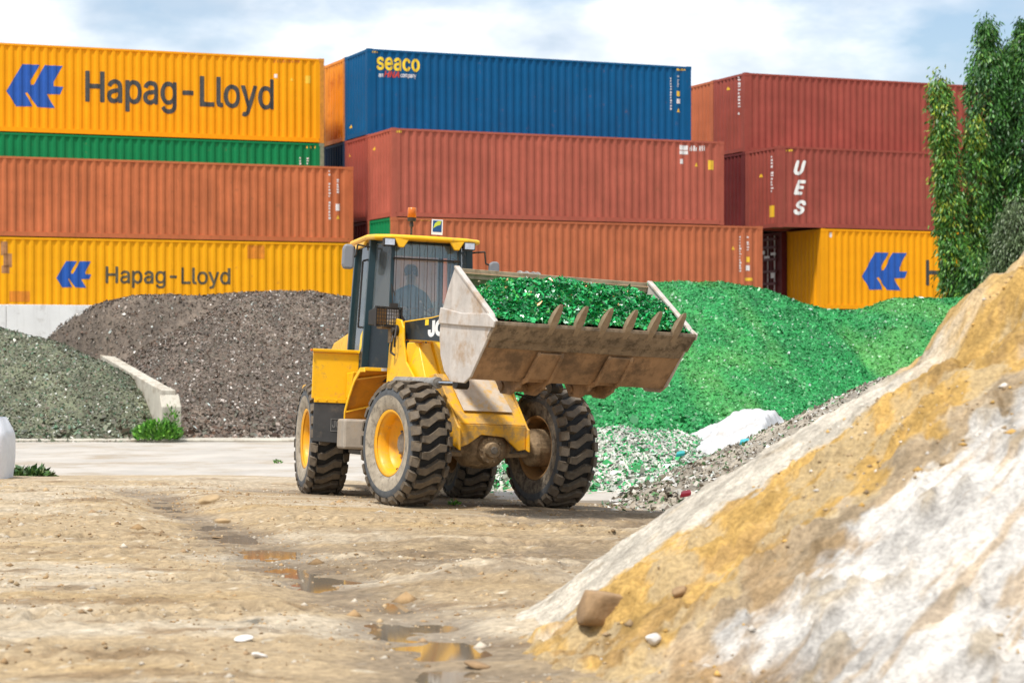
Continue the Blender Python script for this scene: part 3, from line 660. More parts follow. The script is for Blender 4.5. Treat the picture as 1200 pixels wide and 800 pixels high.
for s in (-1, 1):
    def rf(b):
        yi = s*0.70
        b.prism([(-0.80, 1.27), (-0.76, 1.27), (-0.76, 1.865), (-0.80, 1.865)], yi, s*1.30)
        b.hexa([(-0.72, yi, 1.87), (-0.72, s*1.315, 1.87), (-2.45, s*1.0, 1.87), (-2.45, yi, 1.87), (-0.715, yi, 1.91), (-0.715, s*1.32, 1.91), (-2.45, s*1.0, 1.91), (-2.45, yi, 1.91)])
        b.hexa([(-0.80, s*1.27, 1.27), (-0.765, s*1.30, 1.27), (-0.765, s*1.30, 1.865), (-0.80, s*1.27, 1.865), (-0.83, s*1.25, 1.27), (-0.83, s*1.28, 1.27), (-0.83, s*1.28, 1.865), (-0.83, s*1.25, 1.865)])
    f = part('rear_fender', M_yel, rf, bevel=0.012)
    part('bracket_strip', M_yel, lambda b: (b.box((-0.765, min(s*0.78, s*1.27), 1.22), (-0.735, max(s*0.78, s*1.27), 1.275)), [b.tube((-0.735, s*y, 1.25), (-0.722, s*y, 1.25), 0.012, n=8) for y in (0.84, 0.98, 1.11, 1.23)]), parent=f, bevel=0.004)
    fl = part('mudflap', M_flap, lambda b: b.prism([(s*0.76, 1.23), (s*1.27, 1.23), (s*1.27, 0.72), (s*0.80, 0.70)], -0.765, -0.745, axis='x'), parent=None, bevel=0.006)
    if s < 0:
        bm = textbm('JCB', 0.02); fit(bm, 0, 0.17, 0, 0.10)
        for v in bm.verts: v.co = Vector((-0.742, -0.985 + v.co.x - 0.04, 0.90 + v.co.z - 0.02*v.co.x))
        me = bpy.data.meshes.new('embossed_letters'); bm.to_mesh(me); bm.free(); link('embossed_letters', me, mat('emboss_grey', (0.17, 0.165, 0.155), 0.7, var=0.2), fl)
        part('embossed_frame', mat('emboss_grey', (0.12, 0.115, 0.11)), lambda b: (b.box((-0.744, -1.045, 0.865), (-0.740, -1.035, 1.01)), b.box((-0.744, -1.045, 1.01), (-0.740, -0.84, 1.02)), b.box((-0.744, -0.845, 0.875), (-0.740, -0.835, 1.01)), b.box((-0.744, -1.045, 0.855), (-0.740, -0.84, 0.865))), parent=fl, bevel=0)
part('reflector', M_beac, lambda b: b.box((-0.76, -1.345, 1.875), (-0.70, -1.322, 1.905)))
part('side_tank', mat('pale_tank', (0.36, 0.31, 0.25), 0.7, var=0.2, dirt=(MUD, 0.3, 6)), lambda b: b.box((-0.62, -0.98, 0.64), (-0.14, -0.52, 1.02)), bevel=0.03)
part('step_panel', M_yel, lambda b: b.prism([(-0.74, 1.28), (-0.46, 1.28), (-0.30, 1.62), (-0.74, 1.62)], -0.86, -0.68), bevel=0.015)
# mudguard over the back of each front tyre: folded sheet, open to the front
for s in (-1, 1):
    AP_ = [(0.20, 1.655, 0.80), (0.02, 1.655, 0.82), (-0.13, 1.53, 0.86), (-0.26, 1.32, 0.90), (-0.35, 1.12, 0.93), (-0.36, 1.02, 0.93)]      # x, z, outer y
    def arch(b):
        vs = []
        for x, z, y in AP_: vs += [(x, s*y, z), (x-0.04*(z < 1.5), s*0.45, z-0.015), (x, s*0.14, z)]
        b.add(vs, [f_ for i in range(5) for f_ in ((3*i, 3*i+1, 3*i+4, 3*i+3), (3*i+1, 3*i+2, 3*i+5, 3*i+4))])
    f = part('mudguard', mat('shaded_yellow', (0.62, 0.235, 0.006), 0.6, var=0.1, dirt=((0.30, 0.14, 0.03), 0.3, 4)), arch, bevel=0)  # orange base stands in for shade and bounced light inside; mud noise on top
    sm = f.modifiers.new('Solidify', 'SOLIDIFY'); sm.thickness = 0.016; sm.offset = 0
    def rimf(b):
        for (x0, z0, y0), (x1, z1, y1) in zip(AP_, AP_[1:]):
            b.hexa([(x0+0.025, s*y0, z0-0.045), (x1+0.025, s*y1, z1-0.045), (x1+0.025, s*(y1+0.02), z1-0.045), (x0+0.025, s*(y0+0.02), z0-0.045), (x0, s*y0, z0+0.014), (x1, s*y1, z1+0.014), (x1, s*(y1+0.02), z1+0.014), (x0, s*(y0+0.02), z0+0.014)])
        b.box((0.185, min(s*0.14, s*0.81), 1.625), (0.21, max(s*0.14, s*0.81), 1.672))
    part('mudguard_lip', M_yel, rimf, parent=f, bevel=0.006)
    for (xa, za, ya), (xb, zb, yb) in ((AP_[2], AP_[1]), (AP_[4], AP_[3])):
        part('mudguard_rib', M_yel, lambda b: b.hexa([(xa+0.01, s*ya, za-0.02), (xa+0.05, s*ya, za-0.02), (xb+0.05, s*0.2, zb-0.03), (xb+0.01, s*0.2, zb-0.03), (xa+0.01, s*ya, za+0.0), (xa+0.05, s*ya, za+0.0), (xb+0.05, s*0.2, zb-0.01), (xb+0.01, s*0.2, zb-0.01)]), parent=f, bevel=0)
    part('white_tag', M_white, lambda b: b.box((0.211, min(s*0.53, s*0.60), 1.632), (0.214, max(s*0.53, s*0.60), 1.668)), parent=f, bevel=0)
# --- cab (on the rear frame)
CB = [(-0.05, -0.46), (-0.05, 0.46), (-0.42, 0.70), (-1.50, 0.70), (-1.60, 0.55), (-1.60, -0.55), (-1.50, -0.70), (-0.42, -0.70)]
CT = [(-0.15, -0.43), (-0.15, 0.43), (-0.47, 0.63), (-1.50, 0.63), (-1.58, 0.52), (-1.58, -0.52), (-1.50, -0.63), (-0.47, -0.63)]
Z0, Z1 = 1.62, 3.32
TZ = Matrix.Translation((0, 0, 0.15))
def cabpt(i, z):
    t = (z - Z0)/(Z1 - Z0); return Vector((CB[i][0]*(1-t)+CT[i][0]*t, CB[i][1]*(1-t)+CT[i][1]*t, z))
def panel(b, i, j, z0, z1, th=0.02, za=None, inset=0.0):
    """a flat panel between cab corners i and j"""
    p = [cabpt(i, z0), cabpt(j, z0), cabpt(j, za or z1), cabpt(i, z1)]
    c_ = sum(p, Vector())/4; nv = (p[1]-p[0]).cross(p[3]-p[0]).normalized()
    if nv.dot(c_ - Vector((-0.85, 0, c_.z))) < 0: nv = -nv
    p = [q + (c_-q).normalized()*inset - nv*0.012 for q in p]
    b.hexa([tuple(q - nv*th) for q in p] + [tuple(q) for q in p])
def cabbody(b):
    b.prism([(x, y) for x, y in CB], 1.50, 1.66, axis='z')
    panel(b, 7, 0, 1.64, 2.26, 0.05); panel(b, 1, 2, 1.64, 2.26, 0.05)
    panel(b, 0, 1, 1.64, 2.02, 0.05); panel(b, 4, 5, 1.64, 2.2, 0.05)
    b.box((-1.56, -0.5, 1.64), (-1.2, 0.5, 1.95))
cab = part('cab_body', M_black, cabbody, bevel=0.006)
for i in (0, 1, 2, 3, 4, 5, 6, 7):
    r = {0: 0.022, 1: 0.022, 2: 0.045, 7: 0.045}.get(i, 0.035)
    def pil(b):
        a, c_ = cabpt(i, 1.63), cabpt(i, 3.33)
        b.hexa([(a.x-r, a.y-r, a.z), (a.x+r, a.y-r, a.z), (a.x+r, a.y+r, a.z), (a.x-r, a.y+r, a.z), (c_.x-r, c_.y-r, c_.z), (c_.x+r, c_.y-r, c_.z), (c_.x+r, c_.y+r, c_.z), (c_.x-r, c_.y+r, c_.z)])
    part('pillar', M_pill, pil, parent=cab)
part('header_rail', M_pill, lambda b: [panel(b, i, j, 3.28, 3.33, 0.03) for i, j in ((0, 1), (7, 0), (1, 2), (2, 3), (6, 7), (4, 5))], parent=cab, bevel=0)
part('windshield', M_glass, lambda b: panel(b, 0, 1, 2.02, 3.29, 0.008, inset=0.015), parent=cab, bevel=0)
part('window', M_glass, lambda b: panel(b, 7, 0, 2.26, 3.29, 0.008, inset=0.02), parent=cab, bevel=0)
part('window', M_glass, lambda b: panel(b, 1, 2, 2.26, 3.29, 0.008, inset=0.02), parent=cab, bevel=0)
door = part('door', M_glassd, lambda b: panel(b, 6, 7, 1.66, 3.29, 0.01, inset=0.02), parent=cab, bevel=0)
part('window', M_glassd, lambda b: panel(b, 2, 3, 1.66, 3.29, 0.01, inset=0.02), parent=cab, bevel=0)
part('rear_window', glass('milky_rear_glass', (0.92, 0.97, 0.97), 0.35, (0.82, 0.86, 0.88), 1.5), lambda b: panel(b, 4, 5, 2.2, 3.29, 0.008, inset=0.02), parent=cab, bevel=0)  # milky pale layer added as a bright backdrop behind the driver
part('door_decal', M_ydec, lambda b: b.hexa([(-0.72, -0.712, 1.86), (-0.56, -0.712, 1.94), (-0.56, -0.716, 1.94), (-0.72, -0.716, 1.86), (-0.72, -0.697, 2.10), (-0.56, -0.697, 2.18), (-0.56, -0.701, 2.18), (-0.72, -0.701, 2.10)]), parent=cab, bevel=0)
part('door_handle', M_dark, lambda b: b.path([(-0.50, -0.72, 2.2), (-0.50, -0.78, 2.2), (-0.50, -0.75, 3.05), (-0.50, -0.66, 3.08)], 0.013), parent=cab, bevel=0)
for k in range(9):
    y = -0.40 + k*0.10
    part('guard_bar', M_dark, lambda b: b.path([(-0.14, y, 3.31), (-0.075, y, 3.21), (0.0, y*1.04, 2.06)], 0.0042, n=6), parent=cab, bevel=0)
part('sun_visor', mat('visor_teal', (0.10, 0.20, 0.20), 0.4), lambda b: b.box((-0.20, -0.41, 3.12), (-0.185, 0.41, 3.30)), parent=cab, bevel=0)
part('guard_rail', M_dark, lambda b: (b.tube((-0.085, -0.44, 3.08), (-0.085, 0.44, 3.08), 0.011, n=6), b.tube((0.0, -0.45, 2.06), (0.0, 0.45, 2.06), 0.01, n=6)), parent=cab, bevel=0)
part('wiper', M_dark, lambda b: (b.path([(0.0, -0.43, 2.48), (0.01, -0.36, 2.42), (0.005, -0.18, 2.12)], 0.010, n=6), b.path([(0.0, -0.45, 2.44), (0.012, -0.30, 2.30), (0.008, -0.22, 2.10)], 0.007, n=6), b.box((-0.02, -0.48, 2.40), (0.04, -0.38, 2.50)), b.path([(0, -0.44, 2.5), (-0.05, -0.46, 2.75), (-0.03, -0.41, 2.6)], 0.008, n=6)), parent=cab, bevel=0)
part('dashboard', M_seat, lambda b: (b.box((-0.32, -0.30, 1.66), (-0.12, 0.30, 2.10)),), parent=cab, bevel=0.03)
part('seat', M_seat, T=Matrix.Translation((0, 0, 0.10)), fn=lambda b: (b.box((-1.25, -0.26, 1.95), (-0.72, 0.26, 2.10)), b.box((-1.32, -0.24, 2.05), (-1.20, 0.24, 2.50)), b.box((-1.1, -0.2, 1.66), (-0.8, 0.2, 1.95))), parent=cab, bevel=0.04)
def swheel(b):
    Ms = Matrix.Translation((-0.46, 0, 2.28)) @ Matrix.Rotation(math.radians(-55), 4, 'Y')
    pts = [Ms @ Vector((0, 0.19*math.cos(t*math.pi/8), 0.19*math.sin(t*math.pi/8))) for t in range(17)]
    b.path(pts, 0.014, n=6); b.tube((-0.46, 0, 2.28), (-0.26, 0, 2.08), 0.02, n=8); b.tube(Ms @ Vector((0, -0.19, 0)), Ms @ Vector((0, 0.19, 0)), 0.010, n=6)
part('steering_wheel', M_seat, swheel, T=Matrix.Translation((0, 0, 0.10)), parent=cab, bevel=0)
# roof
def rooff(b):
    o_ = [(0.02, -0.50), (0.05, -0.2), (0.05, 0.2), (0.02, 0.50), (-0.10, 0.69), (-0.45, 0.735), (-1.55, 0.735), (-1.72, 0.60), (-1.72, -0.60), (-1.55, -0.735), (-0.45, -0.735), (-0.10, -0.69)]
    n = len(o_)
    lay = [(0.97, 3.175), (1.0, 3.19), (1.0, 3.222), (0.97, 3.24), (0.80, 3.252)]
    vs = []
    for k_, z in lay: vs += [((x+0.8)*k_-0.8, y*k_, z - 0.018*(x > -0.2)) for x, y in o_]
    fs = [tuple(range(n-1, -1, -1)), tuple(range((len(lay)-1)*n, len(lay)*n))]
    for j in range(len(lay)-1):
        for i in range(n): fs.append((j*n+i, j*n+(i+1) % n, (j+1)*n+(i+1) % n, (j+1)*n+i))
    b.add(vs, fs)
    for y in (-0.36, 0.36): b.prism([(y-0.10, 3.17), (y+0.10, 3.17), (y+0.03, 3.06), (y-0.03, 3.06)], -0.02, 0.03, axis='x')
    b.prism([(-1.3, 3.17), (-0.55, 3.17), (-0.7, 3.10), (-1.2, 3.10)], -0.72, -0.68); b.prism([(-1.3, 3.17), (-0.55, 3.17), (-0.7, 3.10), (-1.2, 3.10)], 0.68, 0.72)
roof = part('cab_roof', M_yel, rooff, T=TZ, bevel=0.01)
for y in (-0.52, 0.52):
    wl = part('work_lamp', M_dark, lambda b: b.box((-0.06, y-0.075, 3.07), (0.05, y+0.075, 3.17)), parent=roof, T=TZ, bevel=0.01)
    part('lamp_glass', M_lens, lambda b: b.box((0.05, y-0.062, 3.082), (0.056, y+0.062, 3.158)), parent=roof, T=TZ, bevel=0)
bea = part('beacon', M_beac, lambda b: b.lathe([(0.0, 0.0), (0.056, 0.0), (0.058, 0.11), (0.052, 0.135), (0.0, 0.14)], 20, T=Matrix.Translation((-0.31, -0.17, 3.47)) @ Matrix.Rotation(math.radians(90), 4, 'X')), parent=roof, T=TZ, bevel=0, smooth=True)
part('beacon_stem', M_dark, lambda b: (b.tube((-0.31, -0.17, 3.25), (-0.31, -0.17, 3.36), 0.014, n=10), b.tube((-0.31, -0.17, 3.36), (-0.31, -0.17, 3.41), 0.026, n=12), b.tube((-0.31, -0.17, 3.43), (-0.31, -0.17, 3.475), 0.052, 0.058, n=16), b.tube((-0.31, -0.17, 3.40), (-0.31, -0.17, 3.44), 0.02, n=12)), parent=roof, T=TZ, bevel=0)
pl = part('roof_plate', M_white, lambda b: b.box((-0.03, 0.03, 3.25), (-0.022, 0.175, 3.445)), parent=roof, T=TZ, bevel=0)
part('plate_print', mat('plate_blue', (0.01, 0.07, 0.20), 0.4), lambda b: b.box((-0.0215, 0.045, 3.285), (-0.0205, 0.160, 3.43)), parent=roof, T=TZ, bevel=0)
part('plate_swoosh', mat('plate_lime', (0.55, 0.62, 0.05), 0.4), lambda b: b.prism([(0.05, 3.33), (0.07, 3.395), (0.11, 3.425), (0.155, 3.425), (0.14, 3.375), (0.10, 3.365)], -0.020, -0.019, axis='x'), parent=roof, T=TZ, bevel=0)
for s in (-1, 1):
    mr_ = part('mirror', M_grey, lambda b: b.prism([(s*0.885, 2.82), (s*0.90, 2.78), (s*1.02, 2.78), (s*1.04, 2.84), (s*1.035, 3.04), (s*1.01, 3.10), (s*0.92, 3.10), (s*0.885, 3.06)] if s < 0 else [(0.90, 2.84), (0.92, 2.80), (1.02, 2.80), (1.04, 2.84), (1.035, 2.95), (1.01, 2.98), (0.94, 2.98), (0.90, 2.94)], -0.46, -0.38, axis='x'), T=TZ, bevel=0.03)
    part('mirror_arm', M_dark, lambda b: b.path([(-0.46, s*0.66, 3.08), (-0.42, s*0.84, 3.10), (-0.43, s*0.86, 2.95), (-0.43, s*0.92, 2.93)], 0.012, n=6), parent=mr_, T=TZ, bevel=0)
# --- front frame
def frontf(b):
    for y in (-0.49, 0.46):
        b.prism([(0.05, 1.30), (0.5, 1.52), (1.22, 1.60), (1.34, 1.52), (1.82, 0.98), (1.86, 0.96), (1.88, 0.69), (1.55, 0.80), (1.2, 0.66), (0.05, 0.58)], y, y+0.03)
    b.box((0.06, -0.46, 0.60), (0.10, 0.46, 1.30)); b.box((0.1, -0.458, 1.20), (1.2, 0.458, 1.24))
fr = part('front_frame', M_yelm, frontf, FT)
def nose(b):
    # slanted plate with its bottom flange and arch cut-out
    b.hexa([(1.20, -0.456, 1.575), (1.20, 0.456, 1.575), (1.78, 0.456, 0.985), (1.78, -0.456, 0.985), (1.23, -0.456, 1.60), (1.23, 0.456, 1.60), (1.81, 0.456, 1.01), (1.81, -0.456, 1.01)])
    b.prism([(-0.456, 1.0), (0.456, 1.0), (0.456, 0.72), (0.36, 0.70), (0.16, 0.86), (-0.16, 0.88), (-0.34, 0.76), (-0.456, 0.72)], 1.785, 1.825, axis='x')
part('nose_plate', M_yelm, nose, FT)
part('access_panel', M_worn, lambda b: b.hexa([(1.30, -0.36, 1.535), (1.30, 0.28, 1.535), (1.68, 0.33, 1.145), (1.68, -0.34, 1.145), (1.306, -0.36, 1.541), (1.306, 0.28, 1.541), (1.686, 0.33, 1.151), (1.686, -0.34, 1.151)], T=Matrix.Translation((0.014, 0, 0.014))), FT, bevel=0.003)
part('joint_block', M_dark, lambda b: (b.box((-0.25, -0.2, 0.6), (0.1, 0.2, 1.25)), b.tube((0, 0, 0.5), (0, 0, 1.4), 0.09, n=14)))
FU = FT @ Matrix.Translation((0, 0, 0.08))
# tower that carries the lift arms
def tower(b):
    for y in (-0.63, -0.36, 0.33, 0.60):
        b.prism([(0.18, 1.30), (0.22, 1.85), (0.30, 2.12), (0.40, 2.20), (0.52, 2.18), (0.60, 2.08), (0.62, 1.9), (0.70, 1.66), (0.95, 1.45), (0.9, 1.3)], y, y+0.03)
    b.box((0.66, -0.33, 1.30), (0.70, 0.33, 1.98)); b.hexa([(0.70, -0.33, 1.45), (1.15, -0.33, 1.45), (1.15, 0.33, 1.45), (0.70, 0.33, 1.45), (0.70, -0.33, 1.94), (0.80, -0.33, 1.94), (0.80, 0.33, 1.94), (0.70, 0.33, 1.94)])
    b.hexa([(0.60, -0.62, 1.42), (1.10, -0.55, 1.42), (1.10, -0.33, 1.42), (0.60, -0.33, 1.42), (0.66, -0.60, 1.90), (0.78, -0.5, 1.90), (0.78, -0.33, 1.90), (0.66, -0.33, 1.90)])
tw = part('tower', M_yel, tower, FU, bevel=0.01)
for s in (-1, 1): part('pivot_pin', M_dark, lambda b: (b.tube((0.43, s*0.66, 2.05), (0.43, s*0.30, 2.05), 0.07, n=16), b.tube((0.43, s*0.70, 2.05), (0.43, s*0.66, 2.05), 0.035, n=12)), FU, parent=tw)
part('hose', M_dark, lambda b: (b.path([(0.40, -0.66, 2.02), (0.44, -0.70, 1.9), (0.42, -0.70, 1.78), (0.46, -0.66, 1.74)], 0.014, n=6), ), FU, parent=tw, bevel=0)
part('hose', M_dark, lambda b: b.path([(0.48, -0.66, 2.1), (0.52, -0.70, 1.95), (0.50, -0.69, 1.84)], 0.014, n=6), FU, parent=tw, bevel=0)
part('hose', M_dark, lambda b: b.path([(0.70, -0.30, 2.1), (0.72, -0.30, 1.8), (0.95, -0.28, 1.6)], 0.02, n=6), FU, parent=tw, bevel=0)
ARM = [(0.34, 2.08), (0.44, 2.17), (1.2, 2.20), (1.9, 2.27), (2.4, 2.18), (2.85, 1.86), (3.08, 1.62), (3.02, 1.50), (2.88, 1.50), (2.5, 1.72), (2.1, 1.84), (1.2, 1.90), (0.46, 1.93), (0.36, 1.97)]
for s in (-1, 1):
    ar = part('lift_arm', M_yel, lambda b: b.prism(ARM, s*0.43, s*0.55), FU)
    yo = s*0.553
    part('arm_decal', M_black, lambda b: b.prism([(0.50, 2.155), (1.2, 2.185), (1.88, 2.255), (2.2, 2.20), (2.2, 1.83), (2.1, 1.855), (1.2, 1.915), (0.50, 1.945)], min(yo, yo+s*0.004), max(yo, yo+s*0.004)), FU, parent=ar, bevel=0)
    bm = textbm('JCB', 0.05, 0.0); fit(bm, 0, 0.62, 0, 0.20)
    for v in bm.verts:
        lx = 1.12 + v.co.x if s < 0 else 1.74 - v.co.x
        v.co = FU @ Vector((lx, s*0.560, 1.955 + v.co.z + 0.03*(lx-1.12)))
    me = bpy.data.meshes.new('arm_lettering'); bm.to_mesh(me); bm.free(); link('arm_lettering', me, M_white, ar)
    part('arm_mark', M_ydec, lambda b: b.hexa([(1.04, s*0.558, 2.10), (1.13, s*0.558, 2.105), (1.13, s*0.560, 2.105), (1.04, s*0.560, 2.10), (1.04, s*0.558, 2.17), (1.13, s*0.558, 2.175), (1.13, s*0.560, 2.175), (1.04, s*0.560, 2.17)]), FU, parent=ar, bevel=0)
    rm = part('lift_ram', M_ram, lambda b: (b.tube((0.5, s*0.64, 1.50), (1.52, s*0.64, 1.48), 0.062, n=16), b.tube((1.49, s*0.64, 1.48), (1.58, s*0.64, 1.478), 0.072, n=16)), FT, bevel=0.004)
    part('ram_rod', M_chrome, lambda b: b.tube((1.58, s*0.64, 1.478), (2.10, s*0.64, 1.468), 0.033, n=14), FT, parent=rm, bevel=0)
    part('ram_eye', M_dark, lambda b: (b.tube((2.15, s*0.56, 1.467), (2.15, s*0.72, 1.467), 0.065, n=16), b.box((2.06, s*0.64-0.04, 1.43), (2.15, s*0.64+0.04, 1.51)), b.hexa([(2.0, s*0.6-0.02, 1.47), (2.2, s*0.6-0.02, 1.47), (2.2, s*0.6+0.02, 1.47), (2.0, s*0.6+0.02, 1.47), (2.2, s*0.55-0.02, 1.9), (2.4, s*0.55-0.02, 1.8), (2.4, s*0.55+0.02, 1.8), (2.2, s*0.55+0.02, 1.9)])), FT, parent=rm, bevel=0.004)
    part('ram_hose', M_dark, lambda b: b.path([(1.45, s*0.66, 1.42), (1.55, s*0.70, 1.39), (1.50, s*0.70, 1.35), (1.2, s*0.66, 1.40)], 0.014, n=6), FT, parent=rm, bevel=0)
part('cross_tube', M_dark, lambda b: b.tube((2.35, -0.44, 1.95), (2.35, 0.44, 1.95), 0.11, n=16), FT)
bc = part('bell_crank', M_dark, lambda b: b.prism([(2.30, 1.85), (2.45, 1.85), (2.56, 2.3), (2.60, 2.70), (2.52, 2.80), (2.42, 2.75), (2.36, 2.3)], -0.09, 0.09), FT)
part('crank_pin', M_ram, lambda b: (b.tube((2.52, -0.14, 2.72), (2.52, 0.14, 2.72), 0.075, n=16), [b.tube((2.52, y, 2.72), (2.52, y+0.03, 2.72), 0.088, n=16) for y in (-0.13, -0.04, 0.05, 0.11)]), FT, parent=bc)
part('tilt_ram', M_ram, lambda b: b.tube((0.85, 0, 1.9), (2.5, 0, 2.72), 0.065, n=14), FT)
# front axle
def axle(b):
    X = Matrix.Translation((1.5, 0, R_TY - 0.02))
    b.lathe([(0.0, -0.36), (0.13, -0.34), (0.15, -0.30), (0.22, -0.22), (0.25, -0.08), (0.25, 0.08), (0.22, 0.22), (0.15, 0.30), (0.13, 0.34), (0.0, 0.36)], 28, T=X)
    for s in (-1, 1): b.hexa([(1.38, s*0.30, 0.61), (1.62, s*0.30, 0.61), (1.62, s*0.30, 0.85), (1.38, s*0.30, 0.85), (1.39, s*0.62, 0.63), (1.61, s*0.62, 0.63), (1.61, s*0.62, 0.83), (1.39, s*0.62, 0.83)])
ax = part('front_axle', M_axle, axle, FT, bevel=0.01)
part('differential_cover', M_axle, lambda b: (b.lathe([(0.0, -0.36), (0.085, -0.36), (0.095, -0.35), (0.10, -0.30), (0.155, -0.27), (0.17, -0.2)], 24, T=Matrix.Translation((1.5, 0, 0.70)) @ Matrix.Rotation(math.radians(90), 4, 'Z')), [b.tube((1.76, 0.14*math.cos(t), 0.70+0.14*math.sin(t)), (1.80, 0.14*math.cos(t), 0.70+0.14*math.sin(t)), 0.016, n=6) for t in [i*math.pi/5 for i in range(10)]]), FT, parent=ax, bevel=0)
part('cover_nut', M_hub, lambda b: (b.tube((1.85, 0, 0.70), (1.875, 0, 0.70), 0.05, n=6)), FT, parent=ax)
for s in (-1, 1):
    part('axle_hub', M_axle, lambda b: b.lathe([(0.0, s*0.58), (0.12, s*0.58), (0.13, s*0.64), (0.21, s*0.68), (0.23, s*0.72), (0.23, s*0.94), (0, s*0.95)], 28, T=Matrix.Translation((1.5, 0, R_TY))), FT, parent=ax)
    part('mount_bolt', M_hub, lambda b: [b.tube((1.62, s*(0.38+0.055*i), 0.69), (1.66, s*(0.38+0.055*i), 0.83), 0.014, n=6) for i in range(4)] and b.box((1.62, min(s*0.35, s*0.58), 0.665), (1.66, max(s*0.35, s*0.58), 0.685)), FT, parent=ax, bevel=0)
FL_ = FT @ Matrix.Translation((0, 0, 0.13))
# floodlight on a bracket beside the tower
fl_ = part('flood_lamp', M_dark, lambda b: b.prism([(0.16, 2.06), (0.16, 2.24), (0.36, 2.28), (0.36, 2.05)], -0.90, -0.56), FL_, bevel=0.012)
part('lamp_reflector', M_lens, lambda b: b.box((0.362, -0.74, 2.07), (0.366, -0.58, 2.26)), FL_, parent=fl_, bevel=0)
part('lamp_amber', M_rimd, lambda b: b.box((0.362, -0.88, 2.07), (0.366, -0.75, 2.26)), FL_, parent=fl_, bevel=0)
part('lamp_grille', M_dark, lambda b: ([b.tube((0.395, -0.90+0.034*i, 2.05), (0.395, -0.90+0.034*i, 2.28), 0.004, n=5) for i in range(11)], [b.tube((0.395, -0.90, 2.05+0.046*i), (0.395, -0.56, 2.05+0.046*i), 0.004, n=5) for i in range(6)], b.box((0.36, -0.91, 2.04), (0.40, -0.55, 2.052)), b.box((0.36, -0.91, 2.278), (0.40, -0.55, 2.29)), b.box((0.36, -0.912, 2.04), (0.40, -0.90, 2.29)), b.box((0.36, -0.56, 2.04), (0.40, -0.548, 2.29))), FL_, parent=fl_, bevel=0)
part('lamp_bracket', M_axle, lambda b: (b.box((0.2, -0.80, 2.02), (0.34, -0.60, 2.05)), b.box((0.24, -0.66, 1.85), (0.32, -0.63, 2.03))), FL_, parent=fl_)
FB = FT @ Matrix.Translation((0, 0.04, 0))
# --- bucket
SEC = [(3.04, 2.70), (2.90, 2.46), (2.81, 2.20), (2.79, 2.00), (2.83, 1.80), (2.92, 1.62), (3.10, 1.50), (3.44, 1.49), (4.00, 2.07)]
def offs(poly, d):
    r = []
    for i, p in enumerate(poly):
        a = Vector(poly[max(i-1, 0)]); c_ = Vector(poly[min(i+1, len(poly)-1)]); t = (c_-a).normalized(); r.append((p[0]-t.y*d, p[1]+t.x*d))
    return r
HWB = 1.28
def shell(b):
    i_ = offs(SEC, 0.03); n = len(SEC)
    for k in range(n-1):
        b.hexa([(SEC[k][0], -HWB, SEC[k][1]), (SEC[k+1][0], -HWB, SEC[k+1][1]), (i_[k+1][0], -HWB, i_[k+1][1]), (i_[k][0], -HWB, i_[k][1]),
                (SEC[k][0], HWB, SEC[k][1]), (SEC[k+1][0], HWB, SEC[k+1][1]), (i_[k+1][0], HWB, i_[k+1][1]), (i_[k][0], HWB, i_[k][1])])
bk = part('bucket', M_buck, shell, FB, bevel=0)
part('inner_lining', M_binn, lambda b: [b.hexa([(a[0], -HWB+0.002, a[1]), (c_[0], -HWB+0.002, c_[1]), (e[0], -HWB+0.002, e[1]), (d[0], -HWB+0.002, d[1]), (a[0], HWB-0.002, a[1]), (c_[0], HWB-0.002, c_[1]), (e[0], HWB-0.002, e[1]), (d[0], HWB-0.002, d[1])]) for a, c_, d, e in zip(offs(SEC, 0.031), offs(SEC, 0.031)[1:], offs(SEC, 0.036), offs(SEC, 0.036)[1:])], FB, parent=bk, bevel=0)
part('spill_lip', M_binn, lambda b: (b.box((3.00, -HWB+0.005, 2.62), (3.055, HWB-0.005, 2.735)), [b.tube((3.06, y, 2.60), (3.085, y, 2.595), 0.016, n=8) for y in [-1.0+0.25*i for i in range(9)]]), FB, parent=bk)
SP = [(3.06, 2.74), (2.91, 2.50), (2.77, 2.22), (2.75, 1.98), (2.79, 1.76), (2.89, 1.58), (3.06, 1.46), (3.36, 1.445), (3.50, 1.51), (3.99, 2.08), (3.88, 2.19)]
for s in (-1, 1):
    sp_ = part('side_plate', M_buckp, lambda b: b.prism(SP, s*HWB, s*(HWB+0.03)), FB, parent=bk)
    part('side_cutter', M_buckp, lambda b: b.prism([(2.79, 2.30), (2.755, 2.12), (3.30, 2.08), (4.02, 2.04), (4.05, 2.11), (3.88, 2.20), (3.3, 2.22)], s*(HWB+0.03), s*(HWB+0.055)), FB, parent=bk, bevel=0.01)
    part('plate_rim', M_buckp, lambda b: [b.hexa([(a[0], s*(HWB-0.02), a[1]), (c_[0], s*(HWB-0.02), c_[1]), (c_[0]+0.02, s*(HWB-0.02), c_[1]+0.02), (a[0]+0.02, s*(HWB-0.02), a[1]+0.02), (a[0], s*(HWB+0.045), a[1]), (c_[0], s*(HWB+0.045), c_[1]), (c_[0]+0.02, s*(HWB+0.045), c_[1]+0.02), (a[0]+0.02, s*(HWB+0.045), a[1]+0.02)]) for a, c_ in zip([SP[0], SP[10]], [SP[10], SP[9]])], FB, parent=bk, bevel=0.005)
DIR = Vector((0.56, 0.58)).normalized(); NRM = Vector((-DIR.y, DIR.x))
def onfloor(d, h): q = Vector((4.00, 2.07)) + DIR*d + NRM*h; return (q.x, q.y)
part('cutting_edge', M_edge, lambda b: b.prism([onfloor(-0.20, -0.028), onfloor(0.03, -0.028), onfloor(0.06, 0.0), onfloor(0.03, 0.034), onfloor(-0.2, 0.034)], -HWB-0.03, HWB+0.03), FB, parent=bk)
